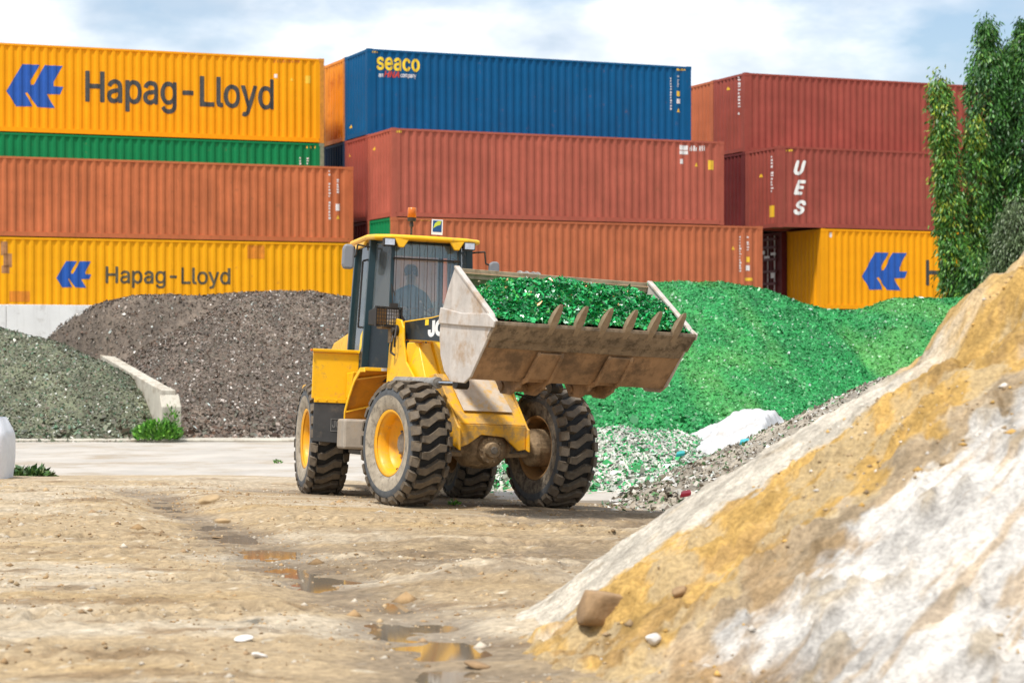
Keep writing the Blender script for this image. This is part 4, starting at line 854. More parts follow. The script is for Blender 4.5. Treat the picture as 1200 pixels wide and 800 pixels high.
part('wear_strip', M_edge, lambda b: b.prism([onfloor(-0.32, -0.018), onfloor(-0.19, -0.018), onfloor(-0.19, -0.002), onfloor(-0.32, -0.002)], -HWB+0.02, HWB-0.02), FB, parent=bk)
for i in range(6):
    y = -0.60 + i*0.325
    def tooth(b):
        w_ = 0.042
        pr = [(onfloor(-0.10, 0.034), w_*0.8), (onfloor(-0.06, 0.055), w_*0.8), (onfloor(0.08, 0.060), w_*0.6), (onfloor(0.17, 0.062), w_), (onfloor(0.30, 0.040), w_*0.75), (onfloor(0.34, 0.022), w_*0.45), (onfloor(0.30, 0.004), w_*0.75), (onfloor(0.12, -0.02), w_), (onfloor(0.06, -0.036), w_*0.7), (onfloor(-0.06, -0.036), w_*0.7)]
        n = len(pr); vs = [(p[0], y-k_, p[1]) for p, k_ in pr] + [(p[0], y+k_, p[1]) for p, k_ in pr]
        b.add(vs, [tuple(range(n)), tuple(range(2*n-1, n-1, -1))] + [(j, j+n, (j+1) % n+n, (j+1) % n) for j in range(n)])
    part('tooth', M_tooth, tooth, FB, parent=bk, bevel=0.006)
for s in (-1, 1):
    part('wear_strap', M_buck, lambda b: (b.prism([onfloor(-0.34, -0.02), onfloor(-0.34, -0.045), onfloor(-0.72, -0.05), onfloor(-0.72, -0.02)], s*0.46-0.16, s*0.46+0.16), b.prism([onfloor(-0.32, -0.03), onfloor(-0.36, -0.062), onfloor(-0.74, -0.075), (3.16, 1.385), (3.05, 1.45), onfloor(-0.72, -0.03)], s*0.46-0.17, s*0.46-0.13), b.prism([onfloor(-0.32, -0.03), onfloor(-0.36, -0.062), onfloor(-0.74, -0.075), (3.16, 1.385), (3.05, 1.45), onfloor(-0.72, -0.03)], s*0.46+0.13, s*0.46+0.17)), FB, parent=bk)
    part('hinge_lug', M_buck, lambda b: [b.prism([(2.84, 1.80), (3.10, 1.505), (3.44, 1.495), (3.40, 1.42), (3.20, 1.345), (3.0, 1.36), (2.84, 1.55)], y, y+0.045) for y in (s*0.46-0.18, s*0.46+0.135)] and b.tube((3.03, s*0.46-0.20, 1.44), (3.03, s*0.46+0.20, 1.44), 0.055, n=14), FB, parent=bk)

# ------------------------------------------------------------------ glass in the bucket
Li = LT @ FB
def load_z(x, y):
    t = np.clip((x - 2.75)/1.25, 0, 1)
    crest = 2.49 + 0.18*np.sin(np.clip((x-2.95)/0.85, 0, 1)*math.pi)*(1 - 0.5*(y/1.2)**2) - 0.34*sst(0.40, 1.0, t)
    side = 0.10*sst(0.9, 1.28, y) + 0.14*sst(0.8, 1.25, -y)
    return crest - side*sst(0.0, 0.9, 1-t)*1.0 + 0.07*fbm(x*3+5, y*3, 3, 51) + 0.03*fbm(x*12, y*12, 2, 52)
lx = np.linspace(2.74, 3.99, 50); lyy = np.linspace(-1.275, 1.275, 90)
def in_sec(x):      # keep the load inside the shell
    return x
XX, YY = np.meshgrid(lx, lyy); ZZ = load_z(XX, YY); floor_z = np.interp(XX, [3.44, 4.0], [1.54, 2.11]); ZZ = np.maximum(ZZ, floor_z)
M_cul = mat('green_cullet', (0, 0, 0), 0.22, var=0.2, scale=20, attr=True, spec=0.7)
M_culb = mat('cullet_bed', (0, 0, 0), 0.6, var=0.5, scale=22, bump=0.8, bscale=30, attr=True)
n = 16000; px_, py_ = rng.uniform(2.95, 4.0, n), rng.uniform(-1.26, 1.26, n); pz = np.maximum(load_z(px_, py_), np.interp(px_, [3.44, 4.0], [1.54, 2.10])) 
pc = np.array((0.012, 0.210, 0.055))*rng.uniform(0.35, 2.3, (n, 1)); k = rng.random(n) < 0.05; pc[k] = (0.45, 0.62, 0.5); k = rng.random(n) < 0.15; pc[k] *= np.array((4, 1.3, 0.9))
EV, EF, EC = shards(np.stack([px_, py_, pz], 1), np.tile((0.2, 0, 1.0), (n, 1)), 0.017, pc, 0.8, 1.7)
o = grid('glass_load', lx, lyy, ZZ, np.tile((0.010, 0.13, 0.04), (*XX.shape, 1)), [M_culb, M_cul], extra=(EV, EF, EC)); o.matrix_world = Li
tag(o, 'broken green glass heaped in the loader bucket', 'glass', kind='stuff')

# ------------------------------------------------------------------ driver in the cab
def person():
    me = bpy.data.meshes.new('person'); bm = bmesh.new(); sk = bm.verts.layers.skin.verify()
    V = {}
    def v(k, p, r): q = bm.verts.new(p); q[sk].radius = (r, r if not isinstance(r, tuple) else r[1]); V[k] = q; return q
    def vv(k, p, rx, ry): q = bm.verts.new(p); q[sk].radius = (rx, ry); V[k] = q
    vv('pel', (-1.02, 0, 2.16), 0.15, 0.13); vv('wa', (-1.04, 0, 2.32), 0.145, 0.12); vv('ch', (-1.05, 0, 2.50), 0.17, 0.12); vv('sh', (-1.05, 0, 2.62), 0.13, 0.10); vv('ne', (-1.04, 0, 2.70), 0.06, 0.06); vv('nt', (-1.03, 0, 2.745), 0.055, 0.055); vv('jaw', (-1.01, 0, 2.80), 0.066, 0.075); vv('hd', (-1.01, 0, 2.875), 0.078, 0.095); vv('top', (-1.02, 0, 2.945), 0.055, 0.065)
    E_ = [('pel', 'wa'), ('wa', 'ch'), ('ch', 'sh'), ('sh', 'ne'), ('ne', 'nt'), ('nt', 'jaw'), ('jaw', 'hd'), ('hd', 'top')]
    for s, t in ((-1, 'r'), (1, 'l')):
        vv('s'+t, (-1.04, s*0.185, 2.58), 0.07, 0.07); vv('e'+t, (-0.86, s*0.26, 2.36), 0.048, 0.048); vv('w'+t, (-0.62, s*0.20, 2.36), 0.03, 0.03); vv('p'+t, (-0.545, s*0.18, 2.375), 0.036, 0.022)
        E_ += [('sh', 's'+t), ('s'+t, 'e'+t), ('e'+t, 'w'+t), ('w'+t, 'p'+t)]
        for i, (dy, ln) in enumerate(((-0.026, 0.055), (-0.009, 0.065), (0.009, 0.062), (0.026, 0.048))):
            vv('f%s%d' % (t, i), (-0.545+ln*0.6, s*0.18+dy, 2.385), 0.0095, 0.0095); vv('g%s%d' % (t, i), (-0.545+ln*0.8, s*0.18+dy, 2.345), 0.008, 0.008); E_ += [('p'+t, 'f%s%d' % (t, i)), ('f%s%d' % (t, i), 'g%s%d' % (t, i))]
        vv('th'+t, (-0.56, s*0.14, 2.365), 0.010, 0.010); vv('tt'+t, (-0.525, s*0.13, 2.35), 0.009, 0.009); E_ += [('p'+t, 'th'+t), ('th'+t, 'tt'+t)]
        vv('h'+t, (-0.98, s*0.10, 2.14), 0.09, 0.09); vv('k'+t, (-0.56, s*0.14, 2.14), 0.065, 0.065); vv('a'+t, (-0.46, s*0.14, 1.76), 0.045, 0.045); vv('o'+t, (-0.34, s*0.15, 1.71), 0.045, 0.03)
        E_ += [('pel', 'h'+t), ('h'+t, 'k'+t), ('k'+t, 'a'+t), ('a'+t, 'o'+t)]
    for a, b_ in E_: bm.edges.new((V[a], V[b_]))
    V['pel'][sk].use_root = True
    bm.to_mesh(me); bm.free()
    o = bpy.data.objects.new('person', me); COL.objects.link(o)
    o.modifiers.new('Skin', 'SKIN').use_smooth_shade = True; sb = o.modifiers.new('Sub', 'SUBSURF'); sb.levels = 1; sb.render_levels = 2
    dg = bpy.context.evaluated_depsgraph_get(); nm = bpy.data.meshes.new_from_object(o.evaluated_get(dg)); nm.name = 'person'
    bpy.data.objects.remove(o)
    nm.materials.clear()
    for m_ in (M_shirt, M_skin, mat('trousers', (0.03, 0.035, 0.05), 0.9)): nm.materials.append(m_)
    for p in nm.polygons:
        c_ = p.center; p.material_index = 1 if (c_.z > 2.705 or c_.x > -0.64 and c_.z > 2.25) else (2 if c_.z < 2.24 else 0)
    o = bpy.data.objects.new('person', nm); COL.objects.link(o); nm.shade_smooth(); o.matrix_world = LT @ Matrix.Translation((0, 0, 0.10))
    tag(o, 'driver in a dark teal shirt seated behind the cab windshield', 'person')
    hair = MB(); hair.lathe([(0.0, 0.10), (0.05, 0.092), (0.082, 0.06), (0.094, 0.02), (0.093, -0.02), (0.085, -0.05)], 20, T=Matrix.Translation((-1.028, 0, 2.885)) @ Matrix.Rotation(math.radians(90), 4, 'X')); hair.build('hair', M_hair, o, smooth=True)
    for s in (-1, 1): fc = MB(); fc.lathe([(0, 0.012), (0.010, 0.007), (0.012, 0), (0.0, -0.01)], 10, T=Matrix.Translation((-0.922, s*0.032, 2.87))); fc.build('eye', M_hair, o)
    fc = MB(); fc.hexa([(-0.93, -0.010, 2.865), (-0.905, -0.006, 2.835), (-0.905, 0.006, 2.835), (-0.93, 0.010, 2.865), (-0.94, -0.016, 2.825), (-0.91, -0.014, 2.822), (-0.91, 0.014, 2.822), (-0.94, 0.016, 2.825)]); fc.build('nose', M_skin, o, bevel=0.004)
    fc = MB(); fc.box((-0.945, -0.024, 2.795), (-0.925, 0.024, 2.803)); fc.build('mouth', mat('lips', (0.2, 0.08, 0.07), 0.6), o)
    for s in (-1, 1): fc = MB(); fc.lathe([(0, 0.010), (0.022, 0.008), (0.028, 0), (0.02, -0.008), (0, -0.01)], 12, T=Matrix.Translation((-1.02, s*0.088, 2.85))); fc.build('ear', M_skin, o, smooth=True)
person()

# ------------------------------------------------------------------ heaps
def ridge_h(x, y, pts, tan_, rnd=0.8):
    """height of a tipped heap: slopes of repose falling from a ridge line of (x, y, z)"""
    h = np.full(np.broadcast(x, y).shape, -9.0)
    for a, b_ in zip(pts[:-1], pts[1:]):
        dx, dy = b_[0]-a[0], b_[1]-a[1]; t = np.clip(((x-a[0])*dx+(y-a[1])*dy)/(dx*dx+dy*dy+1e-9), 0, 1)
        d = np.hypot(x-a[0]-t*dx, y-a[1]-t*dy); d = np.sqrt(d*d+rnd*rnd)-rnd
        h = np.maximum(h, a[2]+(b_[2]-a[2])*t - tan_*d)
    return h
def rp(l): return [tuple(P(*p)) for p in l]
def wall_lim(sgn):
    def f(x, y):
        q = TD.inverted(); lx_ = q[0][0]*x+q[0][1]*y+q[0][3]; ly_ = q[1][0]*x+q[1][1]*y+q[1][3]
        top = CONC + 1.2 + np.clip(lx_-1, 0, 14)*0.1037 + 2.0*np.clip(lx_-7.0, 0, 9)*(sgn > 0); d = -sgn*ly_
        return np.where(lx_ > -0.3, top - 0.10 + 0.55*(d-0.2) - 4*np.clip(0.1-d, 0, 5), 99)
    return f
def heap(name, ridge, tan_, x0, x1, y0, y1, step, base, pal, n, size, label, cat, matn, rnd=0.8, noise_=(0.5, 0.35, 2.5, 0.10), seed=0, spec=0.5, rough=0.35, gl=0.05, tilt=0.7, colfn=None, gz_=None, lim=None):
    gz_ = gz_ or (lambda x, y: np.full(np.shape(x), CONC))
    def f(x, y):
        h_ = ridge_h(x, y, ridge, tan_, rnd)
        if lim: h_ = np.minimum(h_, lim(x, y))
        return h_ + noise_[1]*fbm(x*noise_[0], y*noise_[0], 3, 60+seed) + noise_[3]*fbm(x*noise_[2], y*noise_[2], 4, 61+seed)
    xs_, ys_ = np.arange(x0, x1, step), np.arange(y0, y1, step); X, Y = np.meshgrid(xs_, ys_); Z = f(X, Y); G = gz_(X, Y)
    keep = Z > G - 0.12; Z = np.maximum(Z, G - 0.2)
    pal = np.array(pal)
    cb_ = np.tile(np.array(base), (*X.shape, 1))*(1+1.2*fbm(X*2.2, Y*2.2, 4, 62+seed))[..., None]
    if colfn: cb_ = colfn(X, Y, cb_)
    px_, py_ = rng.uniform(x0, x1, n*3), rng.uniform(y0, y1, n*3); pz = f(px_, py_); g_ = gz_(px_, py_); k = (pz > g_) | ((pz > g_ - 0.5*rng.random(n*3)**2.5) & (py_ < ridge[0][1])); pz = np.maximum(pz, g_+0.004); foot = 1 + 1.3*(1-sst(0.0, 0.9, pz-g_))*rng.random(n*3)**2; px_, py_, pz, foot = px_[k][:n], py_[k][:n], pz[k][:n], foot[k][:n]
    e = 0.05; nx_ = -(f(px_+e, py_)-f(px_-e, py_))/(2*e); ny_ = -(f(px_, py_+e)-f(px_, py_-e))/(2*e); nn = np.stack([nx_, ny_, np.ones_like(nx_)], 1); nn /= np.linalg.norm(nn, axis=1, keepdims=True)
    c_ = pal[rng.integers(0, len(pal), len(px_))]*rng.uniform(0.7, 1.35, (len(px_), 1))
    if colfn: c_ = colfn(px_, py_, c_)
    k = rng.random(len(px_)) < gl; c_[k] = np.array((0.52, 0.58, 0.54))  # random shards painted pale to stand in for glints
    ex = shards(np.stack([px_, py_, pz], 1), nn, size*foot[:, None], c_, tilt)
    mb_ = mat(matn+'_bed', (0, 0, 0), 0.8, var=0.45, scale=9, bump=0.9, bscale=14, attr=True); ms = mat(matn+'_shard', (0, 0, 0), rough, var=0.1, attr=True, spec=spec)
    o = grid(name, xs_, ys_, Z, np.clip(cb_, 0.004, 1), [mb_, ms], keep=keep, extra=ex); tag(o, label, cat, kind='stuff'); return f
# dark mixed glass heap behind the loader
heap('dark_glass_heap', rp([(-20, 425, 55), (48, 388, 55), (100, 359, 55), (170, 346, 55), (260, 344, 55.5), (430, 344, 56), (520, 356, 56), (585, 420, 55)]), 0.62, -15.5, 1.0, 46, 60, 0.14, (0.115, 0.088, 0.066),
     [(0.13, 0.095, 0.070), (0.19, 0.142, 0.108), (0.23, 0.185, 0.15), (0.09, 0.066, 0.050), (0.15, 0.09, 0.060), (0.11, 0.105, 0.075)], 110000, 0.019, 'dark brown-grey broken glass heap behind the loader', 'glass heap', 'brown', seed=1, gl=0.010, lim=wall_lim(1), noise_=(0.5, 0.22, 2.5, 0.10))
# grey-green heap in the left bay
heap('grey_green_glass_heap', rp([(-140, 375, 53), (-20, 379, 52.5), (50, 397, 51.5), (100, 421, 50.5), (135, 450, 49.6), (160, 480, 48.9)]), 0.60, -17.5, -6.6, 45.5, 58, 0.13, (0.115, 0.122, 0.072),
     [(0.115, 0.123, 0.072), (0.155, 0.17, 0.11), (0.08, 0.085, 0.05), (0.07, 0.135, 0.07), (0.19, 0.18, 0.135), (0.11, 0.085, 0.055)], 60000, 0.019, 'grey-green broken glass heap at the left edge', 'glass heap', 'greygreen', rnd=0.5, noise_=(0.5, 0.10, 2.5, 0.07), seed=2, gl=0.010, lim=wall_lim(-1))
# bright green heap
GR = rp([(545, 470, 54), (620, 405, 55), (700, 356, 56), (775, 331, 57), (840, 328, 57), (880, 336, 57), (925, 354, 57), (975, 364, 57), (1005, 364, 57), (1060, 349, 57), (1130, 347, 57), (1260, 352, 57)])
def gcol(x, y, c_):
    k = sst(0.06, 0.3, fbm(x*0.55+1.0*y*0.2, y*0.28, 4, 77)); return c_*(1-k[..., None]*0.55) + np.array((0.12, 0.34, 0.07))*k[..., None]*0.55
heap('green_glass_heap', GR, 0.60, -2.2, 17, 47, 62, 0.13, (0.011, 0.195, 0.045),
     [(0.014, 0.235, 0.056), (0.026, 0.30, 0.075), (0.010, 0.175, 0.045), (0.06, 0.36, 0.11), (0.009, 0.13, 0.035), (0.018, 0.26, 0.06)], 170000, 0.020, 'bright green broken glass heap filling the bay behind the bucket', 'glass heap', 'green', seed=3, gl=0.012, rough=0.38, spec=0.5, noise_=(0.35, 0.14, 2.2, 0.10), colfn=gcol)
# clear glass mixed with green, right of the front wheel
heap('mixed_glass_heap', rp([(655, 535, 32.5), (700, 503, 32.6), (735, 500, 32.6), (775, 505, 32.8), (815, 525, 33)]), 0.42, -0.6, 4.2, 28.5, 36, 0.07, (0.40, 0.40, 0.35),
     [(0.52, 0.52, 0.47), (0.42, 0.44, 0.38), (0.60, 0.58, 0.52), (0.03, 0.34, 0.10), (0.05, 0.28, 0.09), (0.04, 0.40, 0.12), (0.03, 0.25, 0.07), (0.50, 0.48, 0.42)], 24000, 0.017, 'low heap of clear and green glass beside the front wheel', 'glass heap', 'clear', rnd=0.4, noise_=(1.2, 0.14, 6, 0.07), seed=4, gl=0.06, gz_=lambda x, y: np.minimum(base_z(x, y), CONC+0.05))
# grey debris heap behind the sand
heap('grey_debris_heap', rp([(1000, 466, 28.5), (1060, 440, 28.0), (1250, 410, 28)]), 0.50, 1.2, 9.5, 23.5, 33, 0.07, (0.27, 0.235, 0.185),
     [(0.36, 0.32, 0.26), (0.26, 0.22, 0.17), (0.46, 0.43, 0.37), (0.15, 0.115, 0.08), (0.10, 0.22, 0.08), (0.50, 0.48, 0.44)], 26000, 0.017, 'grey heap of crushed glass and debris behind the pale sand', 'debris heap', 'debris', rnd=0.4, noise_=(1.0, 0.12, 5, 0.10), seed=5, gl=0.03, gz_=base_z)

# sand heap in the foreground
SC = (5.5, 14.6); SR, SH = 5.5, 3.42
def sand_z(x, y):
    r = np.hypot(x-SC[0], y-SC[1]); ph = np.degrees(np.arctan2(y-SC[1], x-SC[0])) % 360
    z = SH*(1 - r/(SR*(1+0.05*fbm(ph/14, r*0.3, 3, 81))))
    foot = sst(0.30, 0.0, z); z = z*(1-0.35*foot)
    rr_ = r + 0.5*fbm(x*1.6, y*1.6, 4, 82, 0.6); crest_ = (1-sst(2.25, 2.62, rr_))*sst(210, 195, ph)
    z = z + 0.24*crest_ + 0.20*(1-sst(1.4, 2.1, rr_))*sst(210, 190, ph) + sst(3.1, 2.5, r)*sst(212, 200, ph)*(0.16*fbm(x*4, y*4, 4, 130, 0.6) + 0.07*fbm(x*13, y*13, 3, 131))
    och_ = sst(186, 193, ph)*(1-sst(205, 213, ph))
    amp = 1 - sst(-0.1, -0.3, z)
    wrp = 1.2*fbm(x*0.9, y*0.9, 3, 79)
    z = z + amp*(0.12*fbm(x*1.1, y*1.1, 3, 83) + 0.05*fbm(ph/3.0+wrp, r*0.6, 4, 84) + 0.05*fbm(x*5, y*5, 4, 85) + 0.036*fbm(x*15, y*15, 3, 80))
    # slumps: little ledges where crust has broken away
    led = fbm(x*1.3+wrp, y*1.3-wrp, 4, 78); z = z + amp*0.055*sst(0.02, 0.07, led)*sst(183, 192, ph)*(1-0.6*sst(212, 218, ph))
    z = z + amp*och_*(0.11*fbm(x*2.6, y*2.6, 4, 86) + 0.17*np.maximum(0, fbm(x*5, y*5, 3, 87)) + 0.06*fbm(x*14, y*14, 3, 89))
    cl = sst(0.14, 0.22, fbm(x*4.2, y*4.2, 3, 88)); z = z + amp*0.06*cl*sst(185, 215, ph)
    return z
xs_ = np.arange(-0.9, 6.6, 0.022); ys_ = np.arange(8.6, 19.8, 0.024); X, Y = np.meshgrid(xs_, ys_); Z = sand_z(X, Y); G = ground_z(X, Y)
r = np.hypot(X-SC[0], Y-SC[1]); ph = np.degrees(np.arctan2(Y-SC[1], X-SC[0])) % 360
phw = ph + 9*fbm(X*1.3, Y*1.3, 4, 90) + 8*fbm(X*5, Y*5, 4, 91, 0.65)
cream, ochre, sandb, white_ = [np.array(c_) for c_ in ((0.46, 0.41, 0.335), (0.41, 0.255, 0.080), (0.32, 0.24, 0.15), (0.48, 0.45, 0.41))]
def band(a, b_, s_=1.0): return (sst(a-s_, a+s_, phw)*(1-sst(b_-s_, b_+s_, phw)))[..., None]
c_ = np.tile(cream, (*X.shape, 1)); k = band(190.5, 208.5); c_ = c_*(1-k)+ochre*k; k = band(208.5, 213.5); c_ = c_*(1-k)+sandb*k; k = band(213.5, 400); c_ = c_*(1-k)+white_*k
k = (sst(2.95, 2.6, r + 0.5*fbm(X*2, Y*2, 4, 92, 0.6))*sst(-0.35, -0.02, fbm(X*2.2, Y*2.2, 4, 93))*(1-sst(206, 214, phw)))[..., None]; c_ = c_*(1-k*0.9)+ochre*k*0.9
k = (sst(0.02, 0.12, fbm(X*2.6, Y*2.6, 5, 94, 0.65))*band(190, 216)[..., 0])[..., None]; c_ = c_*(1-k*0.55)+np.array((0.27, 0.17, 0.075))*k*0.55
k = (sst(0.06, 0.16, fbm(ph/2.2+1.5*fbm(X, Y, 3, 96), r*0.9, 5, 95, 0.65))*band(214, 400)[..., 0])[..., None]; c_ = c_*(1-k*0.75)+np.array((0.36, 0.265, 0.165))*k*0.75
k = (sst(0.15, 0.27, fbm(X*4.2, Y*4.2, 3, 88))*sst(210, 216, phw))[..., None]; c_ = c_*(1-k*0.7)+np.array((0.30, 0.235, 0.15))*k*0.7
k = (sst(0.16, 0.30, fbm(X*3.4, Y*3.4, 4, 97))*(1-sst(184, 190, phw)))[..., None]; c_ = c_*(1-k*0.5)+np.array((0.40, 0.32, 0.22))*k*0.5
k = (sst(0.45, 0.0, Z)*sst(200, 188, phw))[..., None]; c_ = c_*(1-k*0.15)+np.array((0.45, 0.36, 0.25))*k*0.15
k = (sst(0.28, 0.05, Z)*sst(192, 200, phw)*sst(-0.2, 0.15, fbm(X*3, Y*3, 4, 98)))[..., None]; c_ = c_*(1-k*0.8)+np.array((0.25, 0.155, 0.07))*k*0.8
lo_ = np.clip((fbm(X*4, Y*4, 4, 110, 0.65))*1.1, -0.3, 0.25); c_ = c_*(1+0.45*fbm(X*22, Y*22, 2, 99)+lo_)[..., None]
k = (sst(0.05, 0.14, fbm(X*3.1+7, Y*3.1, 5, 112, 0.65))*band(189, 209)[..., 0])[..., None]; c_ = c_*(1-k*0.6)+np.array((0.40, 0.32, 0.20))*k*0.6
M_sand = mat('sand', (0, 0, 0), 0.95, var=0.30, scale=34, bump=1.0, bscale=30, attr=True, spec=0.15)
keep = Z > G - 0.06
o = grid('sand_heap', xs_, ys_, np.maximum(Z, G-0.15), np.clip(c_, 0.01, 1), [M_sand], keep=keep)
tag(o, 'foreground heap of cream, ochre and white sand at lower right', 'sand heap', kind='stuff')

# ------------------------------------------------------------------ stones
def stone(name, loc, size, m, seed, squash=(1, 1, 1), block=False):
    bm = bmesh.new(); bmesh.ops.create_icosphere(bm, subdivisions=3, radius=1.0); rs = np.random.default_rng(seed)
    planes = [(Vector(rs.normal(0, 1, 3)).normalized(), rs.uniform(0.55, 0.85)) for _ in range(12)] if not block else [(Vector(a)+Vector(rs.normal(0, 0.12, 3)), rs.uniform(0.55, 0.68)) for a in ((1,0,0),(-1,0,0),(0,1,0),(0,-1,0),(0,0,1),(0,0,-1))] + [(Vector(rs.normal(0, 1, 3)).normalized(), rs.uniform(0.75, 0.85)) for _ in range(4)]
    planes = [(a.normalized(), d) for a, d in planes]
    for v in bm.verts:
        p = v.co.copy()
        for n_, d in planes:
            k_ = p.dot(n_) - d
            if k_ > 0: p -= n_*k_*0.9
        p *= 1 + 0.06*float(fbm(np.array(p.x*3+seed), np.array(p.y*3+p.z*2), 3, seed))
        v.co = Vector((p.x*size*squash[0], p.y*size*squash[1], p.z*size*squash[2]))
    me = bpy.data.meshes.new(name); bm.to_mesh(me); bm.free(); me.shade_smooth(); o = link(name, me, m); o.location = loc; o.rotation_euler = (rs.uniform(-.3, .3), rs.uniform(-.3, .3), rs.uniform(0, 6)); return o
M_rock = mat('brown_rock', (0.27, 0.17, 0.085), 0.9, var=0.3, scale=8, bump=0.5, bscale=20)
M_rockw = mat('white_rock', (0.66, 0.62, 0.57), 0.9, var=0.15, scale=8, bump=0.4, bscale=20)
M_rockg = mat('tan_clod', (0.40, 0.28, 0.15), 0.9, var=0.25, scale=8, bump=0.5, bscale=20)
def onsand(u, v):
    for Yd in np.arange(9, 22, 0.01):
        p = P(u, v, Yd)
        if p.z <= max(float(sand_z(np.array(p.x), np.array(p.y))), float(ground_z(np.array(p.x), np.array(p.y)))): return p
    return P(u, v, 14)
p = onsand(709, 708); o = stone('rock', p + Vector((0.0, -0.03, -0.025)), 0.205, M_rock, 8, (1.15, 0.8, 0.80), True); o.rotation_euler = (math.pi, 0.12, 0.25); tag(o, 'large brown rock resting on the ochre sand toe', 'rock')
for u, v, s_, m_, lb in ((765, 752, 0.05, M_rockw, 'white stone chip on the sand toe below the brown rock'), (655, 610, 0.0, None, None), (797, 697, 0.05, M_rock, 'small brown clod right of the large brown rock'), (690, 610, 0, None, None)):
    if s_: o = stone('stone', onsand(u, v) + Vector((0, 0, s_*0.3)), s_, m_, int(u), (1.3, 1, 0.8)); tag(o, lb, 'stone')
for u, v, s_, m_, lb in ((286, 750, 0.045, M_rockw, 'pale stone on bare dirt at bottom left of centre'), (262, 612, 0.05, M_rockg, 'flat tan clod beside the upper end of the gully'), (256, 632, 0.06, M_rock, 'dark stone lying in the gully'), (245, 588, 0.06, M_rockg, 'flat tan clod between gully and rear wheel'), (560, 782, 0.06, M_rock, 'brown stone at the wet mud near the bottom edge'), (305, 770, 0.05, M_rockw, 'pale broken stone near the bottom edge')):
    p = onsand(u, v); o = stone('stone', p + Vector((0, 0, s_*0.25)), s_, m_, int(u)+1, (1.5, 1, 0.4)); tag(o, lb, 'stone')
# loose grit and clods
def grit(n, x0, x1, y0, y1, size, zf, pal, label, name, mask=None):
    px_, py_ = rng.uniform(x0, x1, n), rng.uniform(y0, y1, n)
    if mask is not None: k = mask(px_, py_); px_, py_ = px_[k], py_[k]
    pz = zf(px_, py_); n = len(px_); s_ = size*rng.lognormal(-0.1, 0.65, n)
    base = np.array([(1, 0, 0), (0, 1, 0), (-1, 0, 0), (0, -1, 0), (0, 0, 0.8), (0, 0, -0.6)], float)
    F0 = np.array([(0, 1, 4), (1, 2, 4), (2, 3, 4), (3, 0, 4), (1, 0, 5), (2, 1, 5), (3, 2, 5), (0, 3, 5)])
    a = rng.uniform(0, 6.28, n); V = base[None]*(rng.uniform(0.6, 1.3, (n, 6, 1)))*s_[:, None, None]
    x_, y_ = V[..., 0]*np.cos(a)[:, None]-V[..., 1]*np.sin(a)[:, None], V[..., 0]*np.sin(a)[:, None]+V[..., 1]*np.cos(a)[:, None]
    V = np.stack([x_+px_[:, None], y_+py_[:, None], V[..., 2]*0.8+pz[:, None]-s_[:, None]*0.1], -1).reshape(-1, 3)
    F = (F0[None]+6*np.arange(n)[:, None, None]).reshape(-1, 3); pal = np.array(pal); C_ = np.repeat(pal[rng.integers(0, len(pal), n)]*rng.uniform(0.7, 1.25, (n, 1)), 6, 0)
    o = np_mesh(name, V, F, C_, mat('grit', (0, 0, 0), 0.95, var=0.15, scale=20, attr=True, spec=0.2), smooth=True); tag(o, label, 'grit', kind='stuff')
grit(30000, -7.5, 3.0, 10.5, 30, 0.009, ground_z, [(0.42, 0.30, 0.17), (0.25, 0.16, 0.08), (0.44, 0.38, 0.30), (0.34, 0.22, 0.11), (0.30, 0.20, 0.11)], 'loose grit and clods scattered over the dirt yard', 'grit', lambda x, y: fbm(x*1.2, y*1.6, 3, 32) > -0.08)
grit(5000, 0.0, 4.2, 10.5, 16.5, 0.010, sand_z, [(0.30, 0.21, 0.12), (0.50, 0.30, 0.09), (0.60, 0.55, 0.48), (0.36, 0.26, 0.15)], 'crumbs and clods lying on the sand heap', 'sand_crumbs', lambda x, y: (sand_z(x, y) > 0.05) & (np.degrees(np.arctan2(y-SC[1], x-SC[0])) % 360 > 188) & (fbm(x*1.8, y*1.8, 3, 120) > 0.03))

